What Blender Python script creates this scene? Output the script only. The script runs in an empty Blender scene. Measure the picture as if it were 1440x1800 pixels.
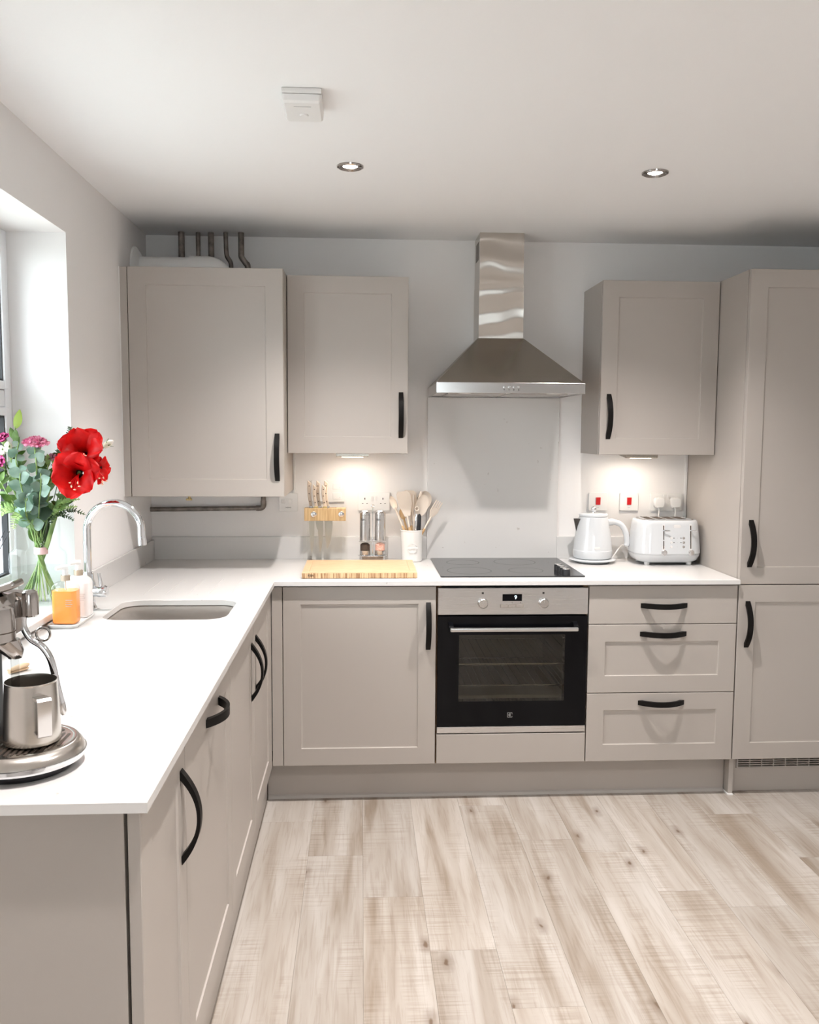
import bpy, bmesh, math, random
from mathutils import Matrix, Vector

random.seed(7)
PI = math.pi
scn = bpy.context.scene
COL = scn.collection

# ------------------------------------------------------------------ camera
cam_d = bpy.data.cameras.new('camera')
cam_o = bpy.data.objects.new('camera', cam_d)
COL.objects.link(cam_o)
cam_d.sensor_fit = 'HORIZONTAL'
cam_d.sensor_width = 36.0
cam_d.lens = 36.0 * 1540.954 / 1440.0
cam_d.clip_start = 0.05
Rr = Vector((0.998458040, -0.0552053422, 0.00582343299))
Ru = Vector((-0.000804327364, 0.0905065272, 0.995895537))
Rf = Vector((0.0555058126, 0.994364590, -0.0903225666))
m = Matrix((Rr, Ru, -Rf)).transposed().to_4x4()
m.translation = Vector((0.30351834, -3.94798156, 1.46401286))
cam_o.matrix_world = m
scn.camera = cam_o

# ------------------------------------------------------------------ world and exposure
scn.view_settings.view_transform = 'Standard'
scn.view_settings.look = 'None'
scn.view_settings.gamma = 1.0
scn.view_settings.exposure = 0.0
scn.view_settings.use_curve_mapping = False
scn.cycles.transparent_max_bounces = 40      # vase, water and panes stand one behind another
world = bpy.data.worlds.new('overcast_sky')
scn.world = world
world.use_nodes = True
bg = world.node_tree.nodes['Background']
bg.inputs['Color'].default_value = (0.86, 0.94, 1.0, 1)
bg.inputs['Strength'].default_value = 11.0

DOWNLIGHT_W = 135.0
UNDERCAB_W = 0.85
H = 2.31
XL = -0.628
XR = 2.45
YB = -6.3
T = 0.893          # worktop top
YF = -0.59         # front of the base doors
XD = -0.042        # front of the left run doors

# daylight portal in the window opening (guides sampling, gives no light itself)
pl = bpy.data.lights.new('window_portal', 'AREA')
pl.shape = 'RECTANGLE'
pl.size = 1.2
pl.size_y = 1.2
pl.cycles.is_portal = True
po = bpy.data.objects.new('window_portal', pl)
COL.objects.link(po)
po.location = (-0.93, -1.68, 1.5)
po.rotation_euler = (0, -PI / 2, 0)


pl2 = bpy.data.lights.new('fill_window_portal', 'AREA')  # portal for the fill window added behind the camera
pl2.shape = 'RECTANGLE'
pl2.size = 0.98
pl2.size_y = 0.98
pl2.cycles.is_portal = True
po2 = bpy.data.objects.new('fill_window_portal', pl2)
COL.objects.link(po2)
po2.location = (0.5, -6.47, 1.6)
po2.rotation_euler = (PI / 2, 0, PI)

# ------------------------------------------------------------------ materials
def principled(name, color, rough=0.5, metal=0.0, spec=0.5, **kw):
    mt = bpy.data.materials.new(name)
    mt.use_nodes = True
    p = mt.node_tree.nodes['Principled BSDF']
    p.inputs['Base Color'].default_value = (*color, 1)
    p.inputs['Roughness'].default_value = rough
    p.inputs['Metallic'].default_value = metal
    p.inputs['Specular IOR Level'].default_value = spec
    for k, v in kw.items():
        p.inputs[k].default_value = v
    return mt


def nodes(mt):
    nt = mt.node_tree
    return nt, nt.nodes['Principled BSDF']


def add(nt, kind, **kw):
    n = nt.nodes.new(kind)
    for k, v in kw.items():
        setattr(n, k, v)
    return n


def bump_noise(mt, scale, strength, dist=0.001, stretch=(1, 1, 1), detail=3.0):
    nt, p = nodes(mt)
    tc = add(nt, 'ShaderNodeNewGeometry')
    mp = add(nt, 'ShaderNodeMapping')
    mp.inputs['Scale'].default_value = stretch
    nz = add(nt, 'ShaderNodeTexNoise')
    nz.inputs['Scale'].default_value = scale
    nz.inputs['Detail'].default_value = detail
    b = add(nt, 'ShaderNodeBump')
    b.inputs['Strength'].default_value = strength
    b.inputs['Distance'].default_value = dist
    nt.links.new(tc.outputs['Position'], mp.inputs['Vector'])
    nt.links.new(mp.outputs[0], nz.inputs['Vector'])
    nt.links.new(nz.outputs[0], b.inputs['Height'])
    nt.links.new(b.outputs[0], p.inputs['Normal'])
    return mt


def tint_noise(mt, c1, c2, scale, stretch=(1, 1, 1), detail=4.0, lo=0.35, hi=0.65, rand=False, coord='Position'):
    """base colour = ramp over noise"""
    nt, p = nodes(mt)
    if coord == 'Position':
        tc = add(nt, 'ShaderNodeNewGeometry').outputs['Position']
    else:
        tc = add(nt, 'ShaderNodeTexCoord').outputs['Object']
    mp = add(nt, 'ShaderNodeMapping')
    mp.inputs['Scale'].default_value = stretch
    nz = add(nt, 'ShaderNodeTexNoise')
    nz.inputs['Scale'].default_value = scale
    nz.inputs['Detail'].default_value = detail
    rp = add(nt, 'ShaderNodeValToRGB')
    rp.color_ramp.elements[0].position = lo
    rp.color_ramp.elements[1].position = hi
    rp.color_ramp.elements[0].color = (*c1, 1)
    rp.color_ramp.elements[1].color = (*c2, 1)
    nt.links.new(tc, mp.inputs['Vector'])
    nt.links.new(mp.outputs[0], nz.inputs['Vector'])
    nt.links.new(nz.outputs[0], rp.inputs[0])
    nt.links.new(rp.outputs[0], p.inputs['Base Color'])
    return mt


M = {}
M['wall'] = bump_noise(principled('painted_wall', (0.82, 0.80, 0.788), 0.75, spec=0.25), 120, 0.12)
M['ceiling'] = bump_noise(principled('painted_ceiling', (0.88, 0.875, 0.875), 0.8, spec=0.2), 120, 0.1)
M['cab'] = bump_noise(principled('greige_cabinet_paint', (0.415, 0.376, 0.342), 0.42, spec=0.4), 300, 0.06)
M['carcass'] = principled('greige_carcass_board', (0.40, 0.37, 0.335), 0.5)
M['dark'] = principled('dark_gap_board', (0.05, 0.035, 0.025), 0.8)
M['chip'] = principled('brown_raw_board_edge', (0.22, 0.12, 0.06), 0.8)
M['black'] = principled('black_bow_handle_metal', (0.006, 0.005, 0.0045), 0.42, spec=0.14)
M['plastic'] = principled('white_plastic', (0.80, 0.79, 0.775), 0.35)
M['plastic2'] = principled('off_white_plastic', (0.72, 0.70, 0.68), 0.35)
M['enamel'] = principled('glossy_white_enamel', (0.62, 0.635, 0.65), 0.12, spec=0.6)
M['upvc'] = principled('white_window_plastic', (0.82, 0.83, 0.85), 0.3)
M['rubber'] = principled('black_rubber', (0.012, 0.012, 0.014), 0.6)
M['chrome'] = principled('polished_chrome', (0.78, 0.79, 0.81), 0.07, metal=1.0)
M['steel'] = principled('brushed_stainless_steel', (0.62, 0.61, 0.605), 0.28, metal=1.0)
M['steel_smooth'] = principled('satin_stainless_steel', (0.63, 0.615, 0.605), 0.2, metal=1.0)
M['jugsteel'] = principled('satin_jug_steel', (0.60, 0.565, 0.525), 0.24, metal=1.0, Anisotropic=0.6)
M['darksteel'] = principled('polished_grey_steel', (0.46, 0.43, 0.41), 0.13, metal=1.0)
M['sink'] = principled('sink_stainless_steel', (0.50, 0.46, 0.42), 0.32, metal=1.0)
M['blade'] = principled('knife_blade_steel', (0.45, 0.42, 0.37), 0.3, metal=1.0)
M['hoodsteel'] = principled('hood_stainless_steel', (0.37, 0.335, 0.29), 0.24, metal=1.0)  # dark brown tint stands in for the dim ceiling corner the canopy reflects
M['chimney'] = principled('wavy_chimney_steel', (0.60, 0.56, 0.515), 0.2, metal=1.0, Anisotropic=0.9)
M['spoutsteel'] = principled('dark_spout_steel', (0.10, 0.085, 0.075), 0.25, metal=0.9)
M['brass'] = principled('brass', (0.55, 0.42, 0.2), 0.3, metal=1.0)
M['rivet'] = principled('dark_bronze_rivet', (0.12, 0.09, 0.07), 0.35, metal=0.7)
M['hobglass'] = principled('black_hob_glass', (0.018, 0.018, 0.02), 0.10, spec=0.5)
M['ovenblack'] = principled('black_oven_glass', (0.004, 0.004, 0.005), 0.05, spec=0.12)
M['cavity'] = principled('oven_enamel_cavity', (0.30, 0.285, 0.25), 0.45)
M['cream'] = principled('cream_resin_handle', (0.66, 0.56, 0.46), 0.4)
M['silicone'] = principled('cream_silicone', (0.74, 0.65, 0.56), 0.5)
M['porcelain'] = principled('white_porcelain', (0.76, 0.745, 0.72), 0.25)
M['red'] = principled('red_rocker_plastic', (0.55, 0.008, 0.01), 0.3)
M['pepper'] = tint_noise(principled('black_peppercorns', (0.02, 0.015, 0.01), 0.7), (0.006, 0.004, 0.003), (0.09, 0.05, 0.03), 350)
M['salt'] = tint_noise(principled('pink_salt_crystals', (0.7, 0.35, 0.25), 0.5), (0.75, 0.25, 0.16), (0.9, 0.72, 0.62), 260)
M['pipe'] = tint_noise(principled('tarnished_grey_pipe', (0.2, 0.17, 0.15), 0.42, metal=0.55), (0.14, 0.12, 0.105), (0.27, 0.235, 0.21), 30)
M['copper'] = principled('copper_cap', (0.7, 0.36, 0.25), 0.3, metal=1.0)
M['darkmark'] = principled('dark_print', (0.035, 0.03, 0.028), 0.6)
M['greymark'] = principled('grey_print', (0.45, 0.44, 0.43), 0.6)
M['orange'] = principled('orange_soap', (1.0, 0.36, 0.07), 0.25)
M['whitesoap'] = principled('milky_white_soap_bottle', (0.82, 0.79, 0.78), 0.2)
M['gold'] = principled('satin_gold_collar', (0.55, 0.46, 0.36), 0.35, metal=0.8)
M['pinkribbon'] = principled('pale_pink_ribbon', (0.82, 0.52, 0.52), 0.6)
M['stem'] = tint_noise(principled('green_stem', (0.2, 0.3, 0.08), 0.5), (0.13, 0.22, 0.05), (0.30, 0.40, 0.14), 25)
M['leaf'] = tint_noise(principled('mid_green_leaf', (0.1, 0.2, 0.04), 0.45), (0.06, 0.13, 0.02), (0.20, 0.32, 0.08), 30)
M['fern'] = tint_noise(principled('light_green_fern', (0.2, 0.33, 0.08), 0.5), (0.12, 0.24, 0.05), (0.36, 0.47, 0.17), 40)
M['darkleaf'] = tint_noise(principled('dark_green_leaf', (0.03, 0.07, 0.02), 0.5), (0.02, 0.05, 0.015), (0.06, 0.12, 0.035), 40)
M['euc'] = tint_noise(principled('grey_green_eucalyptus', (0.25, 0.36, 0.29), 0.55), (0.22, 0.34, 0.26), (0.42, 0.53, 0.45), 20)
M['lime'] = principled('lime_green_leaf', (0.42, 0.55, 0.10), 0.45)
M['pinkpetal'] = tint_noise(principled('pink_petal', (0.75, 0.15, 0.32), 0.5), (0.58, 0.06, 0.20), (0.86, 0.38, 0.50), 55)
M['magenta'] = tint_noise(principled('magenta_petal', (0.5, 0.03, 0.18), 0.5), (0.36, 0.015, 0.11), (0.66, 0.08, 0.30), 60)
M['mauve'] = principled('dusky_mauve_petal', (0.36, 0.13, 0.17), 0.5)
M['whitepetal'] = tint_noise(principled('cream_white_petal', (0.82, 0.78, 0.68), 0.5), (0.70, 0.70, 0.50), (0.88, 0.82, 0.78), 40)
M['anther'] = principled('pale_pink_anther', (0.85, 0.55, 0.38), 0.6)
M['outwall'] = principled('grey_garden_fence_board', (0.42, 0.43, 0.45), 0.8)
M['patio'] = tint_noise(principled('pale_patio_paving', (0.45, 0.45, 0.42), 0.9), (0.40, 0.40, 0.37), (0.50, 0.50, 0.47), 6)
M['brushwood'] = principled('pale_beech_wood', (0.62, 0.44, 0.28), 0.5)
M['doorpaint'] = principled('white_door_paint', (0.78, 0.77, 0.76), 0.4)
M['metalgrey'] = principled('grey_vent_plastic', (0.42, 0.39, 0.36), 0.45)


def thin_glass(name, tint=(1, 1, 1), refl=1.0, ior=1.45, rough=0.0):
    mt = bpy.data.materials.new(name)
    mt.use_nodes = True
    nt = mt.node_tree
    nt.nodes.clear()
    out = add(nt, 'ShaderNodeOutputMaterial')
    tr = add(nt, 'ShaderNodeBsdfTransparent')
    tr.inputs['Color'].default_value = (*tint, 1)
    gl = add(nt, 'ShaderNodeBsdfGlossy')
    gl.inputs['Roughness'].default_value = rough
    fr = add(nt, 'ShaderNodeFresnel')
    fr.inputs['IOR'].default_value = ior
    ml = add(nt, 'ShaderNodeMath', operation='MULTIPLY')
    ml.inputs[1].default_value = refl
    mx = add(nt, 'ShaderNodeMixShader')
    geo_ = add(nt, 'ShaderNodeNewGeometry')          # reflect on the outer face only: a thin sheet has no inner mirror
    inv_ = add(nt, 'ShaderNodeMath', operation='SUBTRACT')
    inv_.inputs[0].default_value = 1.0
    nt.links.new(geo_.outputs['Backfacing'], inv_.inputs[1])
    fm_ = add(nt, 'ShaderNodeMath', operation='MULTIPLY')
    nt.links.new(fr.outputs[0], fm_.inputs[0])
    nt.links.new(inv_.outputs[0], fm_.inputs[1])
    nt.links.new(fm_.outputs[0], ml.inputs[0])
    nt.links.new(ml.outputs[0], mx.inputs[0])
    nt.links.new(tr.outputs[0], mx.inputs[1])
    nt.links.new(gl.outputs[0], mx.inputs[2])
    nt.links.new(mx.outputs[0], out.inputs['Surface'])
    return mt


M['glass'] = thin_glass('clear_window_glass', (0.97, 0.985, 0.98))
M['vaseglass'] = thin_glass('clear_vase_glass', (0.988, 0.997, 0.994), 0.6)
M['water'] = thin_glass('clear_water', (0.975, 0.99, 0.985), 0.6, 1.33)
M['acrylic'] = thin_glass('clear_acrylic', (0.985, 0.985, 0.978), 0.6)
M['ovenglass'] = thin_glass('smoked_oven_glass', (0.62, 0.60, 0.54), 1.3, 1.5)
M['stream'] = thin_glass('clear_stream', (0.80, 0.80, 0.79), 1.4, 1.4)
M['soapglass'] = thin_glass('clear_bottle_plastic', (0.96, 0.95, 0.94), 0.9)


def emitter(name, color, strength):
    mt = bpy.data.materials.new(name)
    mt.use_nodes = True
    nt = mt.node_tree
    p = nt.nodes['Principled BSDF']
    p.inputs['Base Color'].default_value = (*color, 1)
    p.inputs['Emission Color'].default_value = (*color, 1)
    p.inputs['Emission Strength'].default_value = strength
    return mt


M['lamp'] = emitter('lit_downlight_lens', (1.0, 0.95, 0.88), 14.0)
M['lampwarm'] = emitter('lit_undercabinet_lens', (1.0, 0.86, 0.70), 10.0)
M['digit'] = emitter('lit_oven_digit', (0.75, 0.92, 1.0), 2.0)

# quartz: white with sparse grey flecks
mq = principled('white_quartz', (0.655, 0.64, 0.625), 0.26, spec=0.5)
nt, p = nodes(mq)
geo = add(nt, 'ShaderNodeNewGeometry')
v = add(nt, 'ShaderNodeTexVoronoi')
v.inputs['Scale'].default_value = 22
nz = add(nt, 'ShaderNodeTexNoise')
nz.inputs['Scale'].default_value = 45
nz.inputs['Detail'].default_value = 4
mixv = add(nt, 'ShaderNodeMix', data_type='VECTOR')
mixv.inputs['Factor'].default_value = 0.045
nt.links.new(geo.outputs['Position'], mixv.inputs[4])
nt.links.new(nz.outputs['Color'], mixv.inputs[5])
nt.links.new(geo.outputs['Position'], nz.inputs['Vector'])
nt.links.new(mixv.outputs[1], v.inputs['Vector'])
rp = add(nt, 'ShaderNodeValToRGB')
rp.color_ramp.elements[0].position = 0.05
rp.color_ramp.elements[0].color = (1, 1, 1, 1)
rp.color_ramp.elements[1].position = 0.10
rp.color_ramp.elements[1].color = (0, 0, 0, 1)
nt.links.new(v.outputs['Distance'], rp.inputs[0])
gt = add(nt, 'ShaderNodeMath', operation='GREATER_THAN')
gt.inputs[1].default_value = 0.62
sepc = add(nt, 'ShaderNodeSeparateColor')
nt.links.new(v.outputs['Color'], sepc.inputs[0])
nt.links.new(sepc.outputs[0], gt.inputs[0])
mul = add(nt, 'ShaderNodeMath', operation='MULTIPLY')
nt.links.new(rp.outputs[0], mul.inputs[0])
nt.links.new(gt.outputs[0], mul.inputs[1])
mul2 = add(nt, 'ShaderNodeMath', operation='MULTIPLY')
mul2.inputs[1].default_value = 0.75
nt.links.new(mul.outputs[0], mul2.inputs[0])
mc = add(nt, 'ShaderNodeMix', data_type='RGBA')
mc.inputs[6].default_value = (0.655, 0.64, 0.625, 1)
mc.inputs[7].default_value = (0.42, 0.38, 0.35, 1)
nt.links.new(mul2.outputs[0], mc.inputs[0])
nt.links.new(mc.outputs[2], p.inputs['Base Color'])
M['quartz'] = mq


def brushed(mt, stretch, amount=0.12, base=0.28):
    nt, p = nodes(mt)
    g = add(nt, 'ShaderNodeNewGeometry')
    mp = add(nt, 'ShaderNodeMapping')
    mp.inputs['Scale'].default_value = stretch
    n = add(nt, 'ShaderNodeTexNoise')
    n.inputs['Scale'].default_value = 12
    n.inputs['Detail'].default_value = 5
    mr = add(nt, 'ShaderNodeMapRange')
    mr.inputs[3].default_value = base - amount / 2
    mr.inputs[4].default_value = base + amount / 2
    nt.links.new(g.outputs['Position'], mp.inputs['Vector'])
    nt.links.new(mp.outputs[0], n.inputs['Vector'])
    nt.links.new(n.outputs[0], mr.inputs[0])
    nt.links.new(mr.outputs[0], p.inputs['Roughness'])
    p.inputs['Anisotropic'].default_value = 0.5


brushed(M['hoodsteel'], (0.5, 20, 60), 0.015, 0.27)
brushed(M['steel'], (0.5, 8, 60), 0.05, 0.28)
# bamboo end grain / wood bar
M['bamboo'] = tint_noise(principled('bamboo_top', (0.75, 0.5, 0.28), 0.42), (0.56, 0.36, 0.19), (0.70, 0.50, 0.31), 5, (6, 60, 60), 3, 0.3, 0.7)
M['bamboo_edge'] = tint_noise(principled('bamboo_edge_strips', (0.65, 0.42, 0.22), 0.5), (0.30, 0.16, 0.07), (0.68, 0.47, 0.27), 6, (30, 1, 1.5), 3, 0.38, 0.6)
M['woodbar'] = tint_noise(principled('oak_bar_wood', (0.5, 0.34, 0.17), 0.5), (0.42, 0.27, 0.12), (0.60, 0.43, 0.23), 6, (25, 8, 2), 4, 0.3, 0.7)
M['utwood'] = tint_noise(principled('beech_handle_wood', (0.6, 0.4, 0.2), 0.5), (0.50, 0.30, 0.13), (0.66, 0.45, 0.24), 30, (1, 1, 0.2))

# oak-look vinyl plank
mw = principled('pale_oak_plank', (0.6, 0.53, 0.46), 0.42, spec=0.35)
nt, p = nodes(mw)
L = nt.links.new
geo = add(nt, 'ShaderNodeNewGeometry')
oi = add(nt, 'ShaderNodeObjectInfo')
off = add(nt, 'ShaderNodeCombineXYZ')
m1 = add(nt, 'ShaderNodeMath', operation='MULTIPLY')
m1.inputs[1].default_value = 13.7
L(oi.outputs['Random'], m1.inputs[0])
L(m1.outputs[0], off.inputs[2])
L(m1.outputs[0], off.inputs[1])
va = add(nt, 'ShaderNodeVectorMath', operation='ADD')
L(geo.outputs['Position'], va.inputs[0])
L(off.outputs[0], va.inputs[1])


def wnoise(scale3, scale, detail, dist=0.0):
    mp = add(nt, 'ShaderNodeMapping')
    mp.inputs['Scale'].default_value = scale3
    L(va.outputs[0], mp.inputs['Vector'])
    n = add(nt, 'ShaderNodeTexNoise')
    n.inputs['Scale'].default_value = scale
    n.inputs['Detail'].default_value = detail
    n.inputs['Distortion'].default_value = dist
    L(mp.outputs[0], n.inputs['Vector'])
    return n.outputs[0]


def ramp(inp, stops):
    r = add(nt, 'ShaderNodeValToRGB')
    el = r.color_ramp.elements
    el[0].position, el[0].color = stops[0][0], (*stops[0][1], 1)
    el[1].position, el[1].color = stops[-1][0], (*stops[-1][1], 1)
    for s in stops[1:-1]:
        e = el.new(s[0])
        e.color = (*s[1], 1)
    L(inp, r.inputs[0])
    return r.outputs[0]


def mixc(f, a, b_, mode='MIX'):
    n = add(nt, 'ShaderNodeMix', data_type='RGBA', blend_type=mode)
    if isinstance(f, float):
        n.inputs[0].default_value = f
    else:
        L(f, n.inputs[0])
    for s, x in ((6, a), (7, b_)):
        if isinstance(x, tuple):
            n.inputs[s].default_value = (*x, 1)
        else:
            L(x, n.inputs[s])
    return n.outputs[2]


broad = ramp(wnoise((14, 1.1, 1), 1.0, 3, 0.6), [(0.30, (0.26, 0.21, 0.165)), (0.47, (0.365, 0.322, 0.28)), (0.68, (0.445, 0.41, 0.375))])
fine = ramp(wnoise((95, 4.5, 1), 1.0, 5, 1.2), [(0.34, (0.74, 0.69, 0.64)), (0.50, (1, 1, 1))])
base = mixc(0.5, broad, fine, 'MULTIPLY')
saw = ramp(wnoise((3.5, 130, 1), 1.0, 2, 0.4), [(0.40, (0.84, 0.81, 0.78)), (0.50, (1, 1, 1)), (0.62, (1.06, 1.06, 1.06))])
sawmask = ramp(wnoise((9, 2.6, 1), 1.0, 2), [(0.48, (0, 0, 0)), (0.62, (1, 1, 1))])
base2 = mixc(sawmask, base, mixc(0.8, base, saw, 'MULTIPLY'))
# knots
mpk = add(nt, 'ShaderNodeMapping')
mpk.inputs['Scale'].default_value = (4.6, 1.9, 1)
L(va.outputs[0], mpk.inputs['Vector'])
vk = add(nt, 'ShaderNodeTexVoronoi')
vk.inputs['Scale'].default_value = 1.25
vk.voronoi_dimensions = '2D'
vk.inputs['Randomness'].default_value = 1.0
nk = add(nt, 'ShaderNodeTexNoise')
nk.inputs['Scale'].default_value = 22
L(va.outputs[0], nk.inputs['Vector'])
vm = add(nt, 'ShaderNodeMix', data_type='VECTOR')
vm.inputs['Factor'].default_value = 0.075
L(mpk.outputs[0], vm.inputs[4])
L(nk.outputs['Color'], vm.inputs[5])
L(vm.outputs[1], vk.inputs['Vector'])
knot = ramp(vk.outputs['Distance'], [(0.016, (0.95, 0.95, 0.95)), (0.034, (0.45, 0.45, 0.45)), (0.13, (0, 0, 0))])
kgate = add(nt, 'ShaderNodeMath', operation='GREATER_THAN')
kgate.inputs[1].default_value = 0.52
ksep = add(nt, 'ShaderNodeSeparateColor')
L(vk.outputs['Color'], ksep.inputs[0])
L(ksep.outputs[0], kgate.inputs[0])
kmul = add(nt, 'ShaderNodeMath', operation='MULTIPLY')
L(knot, kmul.inputs[0])
L(kgate.outputs[0], kmul.inputs[1])
base3 = mixc(kmul.outputs[0], base2, (0.13, 0.085, 0.055))
hsv = add(nt, 'ShaderNodeHueSaturation')
mr = add(nt, 'ShaderNodeMapRange')
mr.inputs[3].default_value = 0.93
mr.inputs[4].default_value = 1.06
L(oi.outputs['Random'], mr.inputs[0])
L(mr.outputs[0], hsv.inputs['Value'])
L(base3, hsv.inputs['Color'])
L(hsv.outputs[0], p.inputs['Base Color'])
bp = add(nt, 'ShaderNodeBump')
bp.inputs['Strength'].default_value = 0.15
bp.inputs['Distance'].default_value = 0.001
bwn = add(nt, 'ShaderNodeRGBToBW')
L(base2, bwn.inputs[0])
L(bwn.outputs[0], bp.inputs['Height'])
L(bp.outputs[0], p.inputs['Normal'])
M['plank'] = mw
M['subfloor'] = principled('grey_screed', (0.33, 0.29, 0.25), 0.9)

# amaryllis petal: deeper red towards the throat (the flower's own colouring)
M['petal'] = tint_noise(principled('red_amaryllis_petal', (0.62, 0.004, 0.006), 0.42, spec=0.3), (0.66, 0.003, 0.006), (0.86, 0.012, 0.010), 30)
M['throat'] = principled('dark_red_throat', (0.05, 0.004, 0.006), 0.6)


# ------------------------------------------------------------------ mesh helpers
def box(x0, x1, y0, y1, z0, z1, bev=0.0, seg=2, bm=None):
    t = bmesh.new()
    bmesh.ops.create_cube(t, size=1.0)
    for vv in t.verts:
        vv.co = Vector(((x0 + x1) / 2 + vv.co.x * (x1 - x0), (y0 + y1) / 2 + vv.co.y * (y1 - y0), (z0 + z1) / 2 + vv.co.z * (z1 - z0)))
    if bev:
        bmesh.ops.bevel(t, geom=list(t.edges), offset=bev, segments=seg, profile=0.5, affect='EDGES')
    return merge(bm, t)


def merge(bm, t):
    if bm is None:
        return t
    me = bpy.data.meshes.new('tmp')
    t.to_mesh(me)
    t.free()
    bm.from_mesh(me)
    bpy.data.meshes.remove(me)
    return bm


def lathe(profile, c=(0, 0, 0), seg=32, bm=None, axis='Z', cap=True):
    """profile: list of (r, z); revolved about the z axis through c"""
    t = bmesh.new()
    rings = []
    for r, z in profile:
        if r <= 1e-6:
            rings.append([t.verts.new((0, 0, z))])
        else:
            rings.append([t.verts.new((r * math.cos(2 * PI * i / seg), r * math.sin(2 * PI * i / seg), z)) for i in range(seg)])
    for a, b_ in zip(rings[:-1], rings[1:]):
        for i in range(seg):
            j = (i + 1) % seg
            if len(a) == 1 and len(b_) == 1:
                continue
            if len(a) == 1:
                t.faces.new((a[0], b_[j], b_[i]))
            elif len(b_) == 1:
                t.faces.new((a[i], a[j], b_[0]))
            else:
                t.faces.new((a[i], a[j], b_[j], b_[i]))
    if cap:
        for rg, fl in ((rings[0], True), (rings[-1], False)):
            if len(rg) > 1:
                t.faces.new(rg[::-1] if fl else rg)
    if axis == 'X':
        t.transform(Matrix.Rotation(PI / 2, 4, 'Y'))
    elif axis == 'Y':
        t.transform(Matrix.Rotation(PI / 2, 4, 'X'))      # +z -> -y
    t.transform(Matrix.Translation(c))
    bmesh.ops.recalc_face_normals(t, faces=t.faces)
    return merge(bm, t)


def tube(pts, r, seg=10, bm=None, cap=True, flat=1.0):
    t = bmesh.new()
    pts = [Vector(q) for q in pts]
    n = len(pts)
    rs = r if isinstance(r, (list, tuple)) else [r] * n
    up = None
    rings = []
    for i in range(n):
        d = (pts[min(i + 1, n - 1)] - pts[max(i - 1, 0)]).normalized()
        if up is None:
            up = Vector((0, 0, 1)) if abs(d.z) < 0.9 else Vector((0, 1, 0))
        s = d.cross(up).normalized()
        up = s.cross(d).normalized()
        rings.append([t.verts.new(pts[i] + (s * math.cos(2 * PI * k / seg) + up * flat * math.sin(2 * PI * k / seg)) * rs[i]) for k in range(seg)])
    for a, b_ in zip(rings[:-1], rings[1:]):
        for k in range(seg):
            l = (k + 1) % seg
            t.faces.new((a[k], a[l], b_[l], b_[k]))
    if cap:
        t.faces.new(rings[0][::-1])
        t.faces.new(rings[-1])
    bmesh.ops.recalc_face_normals(t, faces=t.faces)
    return merge(bm, t)


def arc(c, r, a0, a1, n, u, w):
    """points on an arc in the plane of unit vectors u, w"""
    c, u, w = Vector(c), Vector(u), Vector(w)
    return [c + u * r * math.cos(a0 + (a1 - a0) * i / n) + w * r * math.sin(a0 + (a1 - a0) * i / n) for i in range(n + 1)]


def smooth(pts, n=6):
    """Catmull-Rom through pts"""
    P = [Vector(q) for q in pts]
    P = [P[0] * 2 - P[1]] + P + [P[-1] * 2 - P[-2]]
    out = []
    for i in range(1, len(P) - 2):
        for k in range(n):
            t = k / n
            a, b_, c, d = P[i - 1], P[i], P[i + 1], P[i + 2]
            out.append(0.5 * ((2 * b_) + (c - a) * t + (2 * a - 5 * b_ + 4 * c - d) * t * t + (3 * b_ - a - 3 * c + d) * t ** 3))
    out.append(P[-2])
    return out


def rrect(x0, x1, y0, y1, r, n=6):
    pts = []
    for cx, cy, a in ((x1 - r, y1 - r, 0), (x0 + r, y1 - r, PI / 2), (x0 + r, y0 + r, PI), (x1 - r, y0 + r, 1.5 * PI)):
        for i in range(n + 1):
            aa = a + PI / 2 * i / n
            pts.append((cx + r * math.cos(aa), cy + r * math.sin(aa)))
    return pts


def prism(poly, d0, d1, axis='Z', bm=None, bev=0.0):
    """extrude a 2-D polygon; axis Z: (x,y); Y: (x,z) between y=d0,d1; X: (y,z) between x=d0,d1"""
    t = bmesh.new()

    def P(q, d):
        return (q[0], q[1], d) if axis == 'Z' else ((q[0], d, q[1]) if axis == 'Y' else (d, q[0], q[1]))
    a = [t.verts.new(P(q, d0)) for q in poly]
    b_ = [t.verts.new(P(q, d1)) for q in poly]
    n = len(poly)
    fa = t.faces.new(a)
    fb = t.faces.new(b_)
    for i in range(n):
        j = (i + 1) % n
        t.faces.new((a[i], a[j], b_[j], b_[i]))
    bmesh.ops.recalc_face_normals(t, faces=t.faces)
    if bev:
        es = [e for e in t.edges if (fa in e.link_faces or fb in e.link_faces)]
        bmesh.ops.bevel(t, geom=es, offset=bev, segments=2, profile=0.5, affect='EDGES')
    return merge(bm, t)


def loft(loops, bm=None, cap=True):
    """loops of equal length"""
    t = bmesh.new()
    R = [[t.verts.new(q) for q in lp] for lp in loops]
    n = len(R[0])
    for a, b_ in zip(R[:-1], R[1:]):
        for i in range(n):
            j = (i + 1) % n
            t.faces.new((a[i], a[j], b_[j], b_[i]))
    if cap:
        t.faces.new(R[0][::-1])
        t.faces.new(R[-1])
    bmesh.ops.recalc_face_normals(t, faces=t.faces)
    return merge(bm, t)


def uvsphere(c, r, bm=None, sx=1, sy=1, sz=1, u=16, v_=10):
    t = bmesh.new()
    bmesh.ops.create_uvsphere(t, u_segments=u, v_segments=v_, radius=r)
    t.transform(Matrix.Translation(c) @ Matrix.Diagonal((sx, sy, sz, 1)))
    return merge(bm, t)


INV = {}


def link(o, parent=None):
    COL.objects.link(o)
    if parent is not None:
        o.parent = parent
    return o


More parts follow.
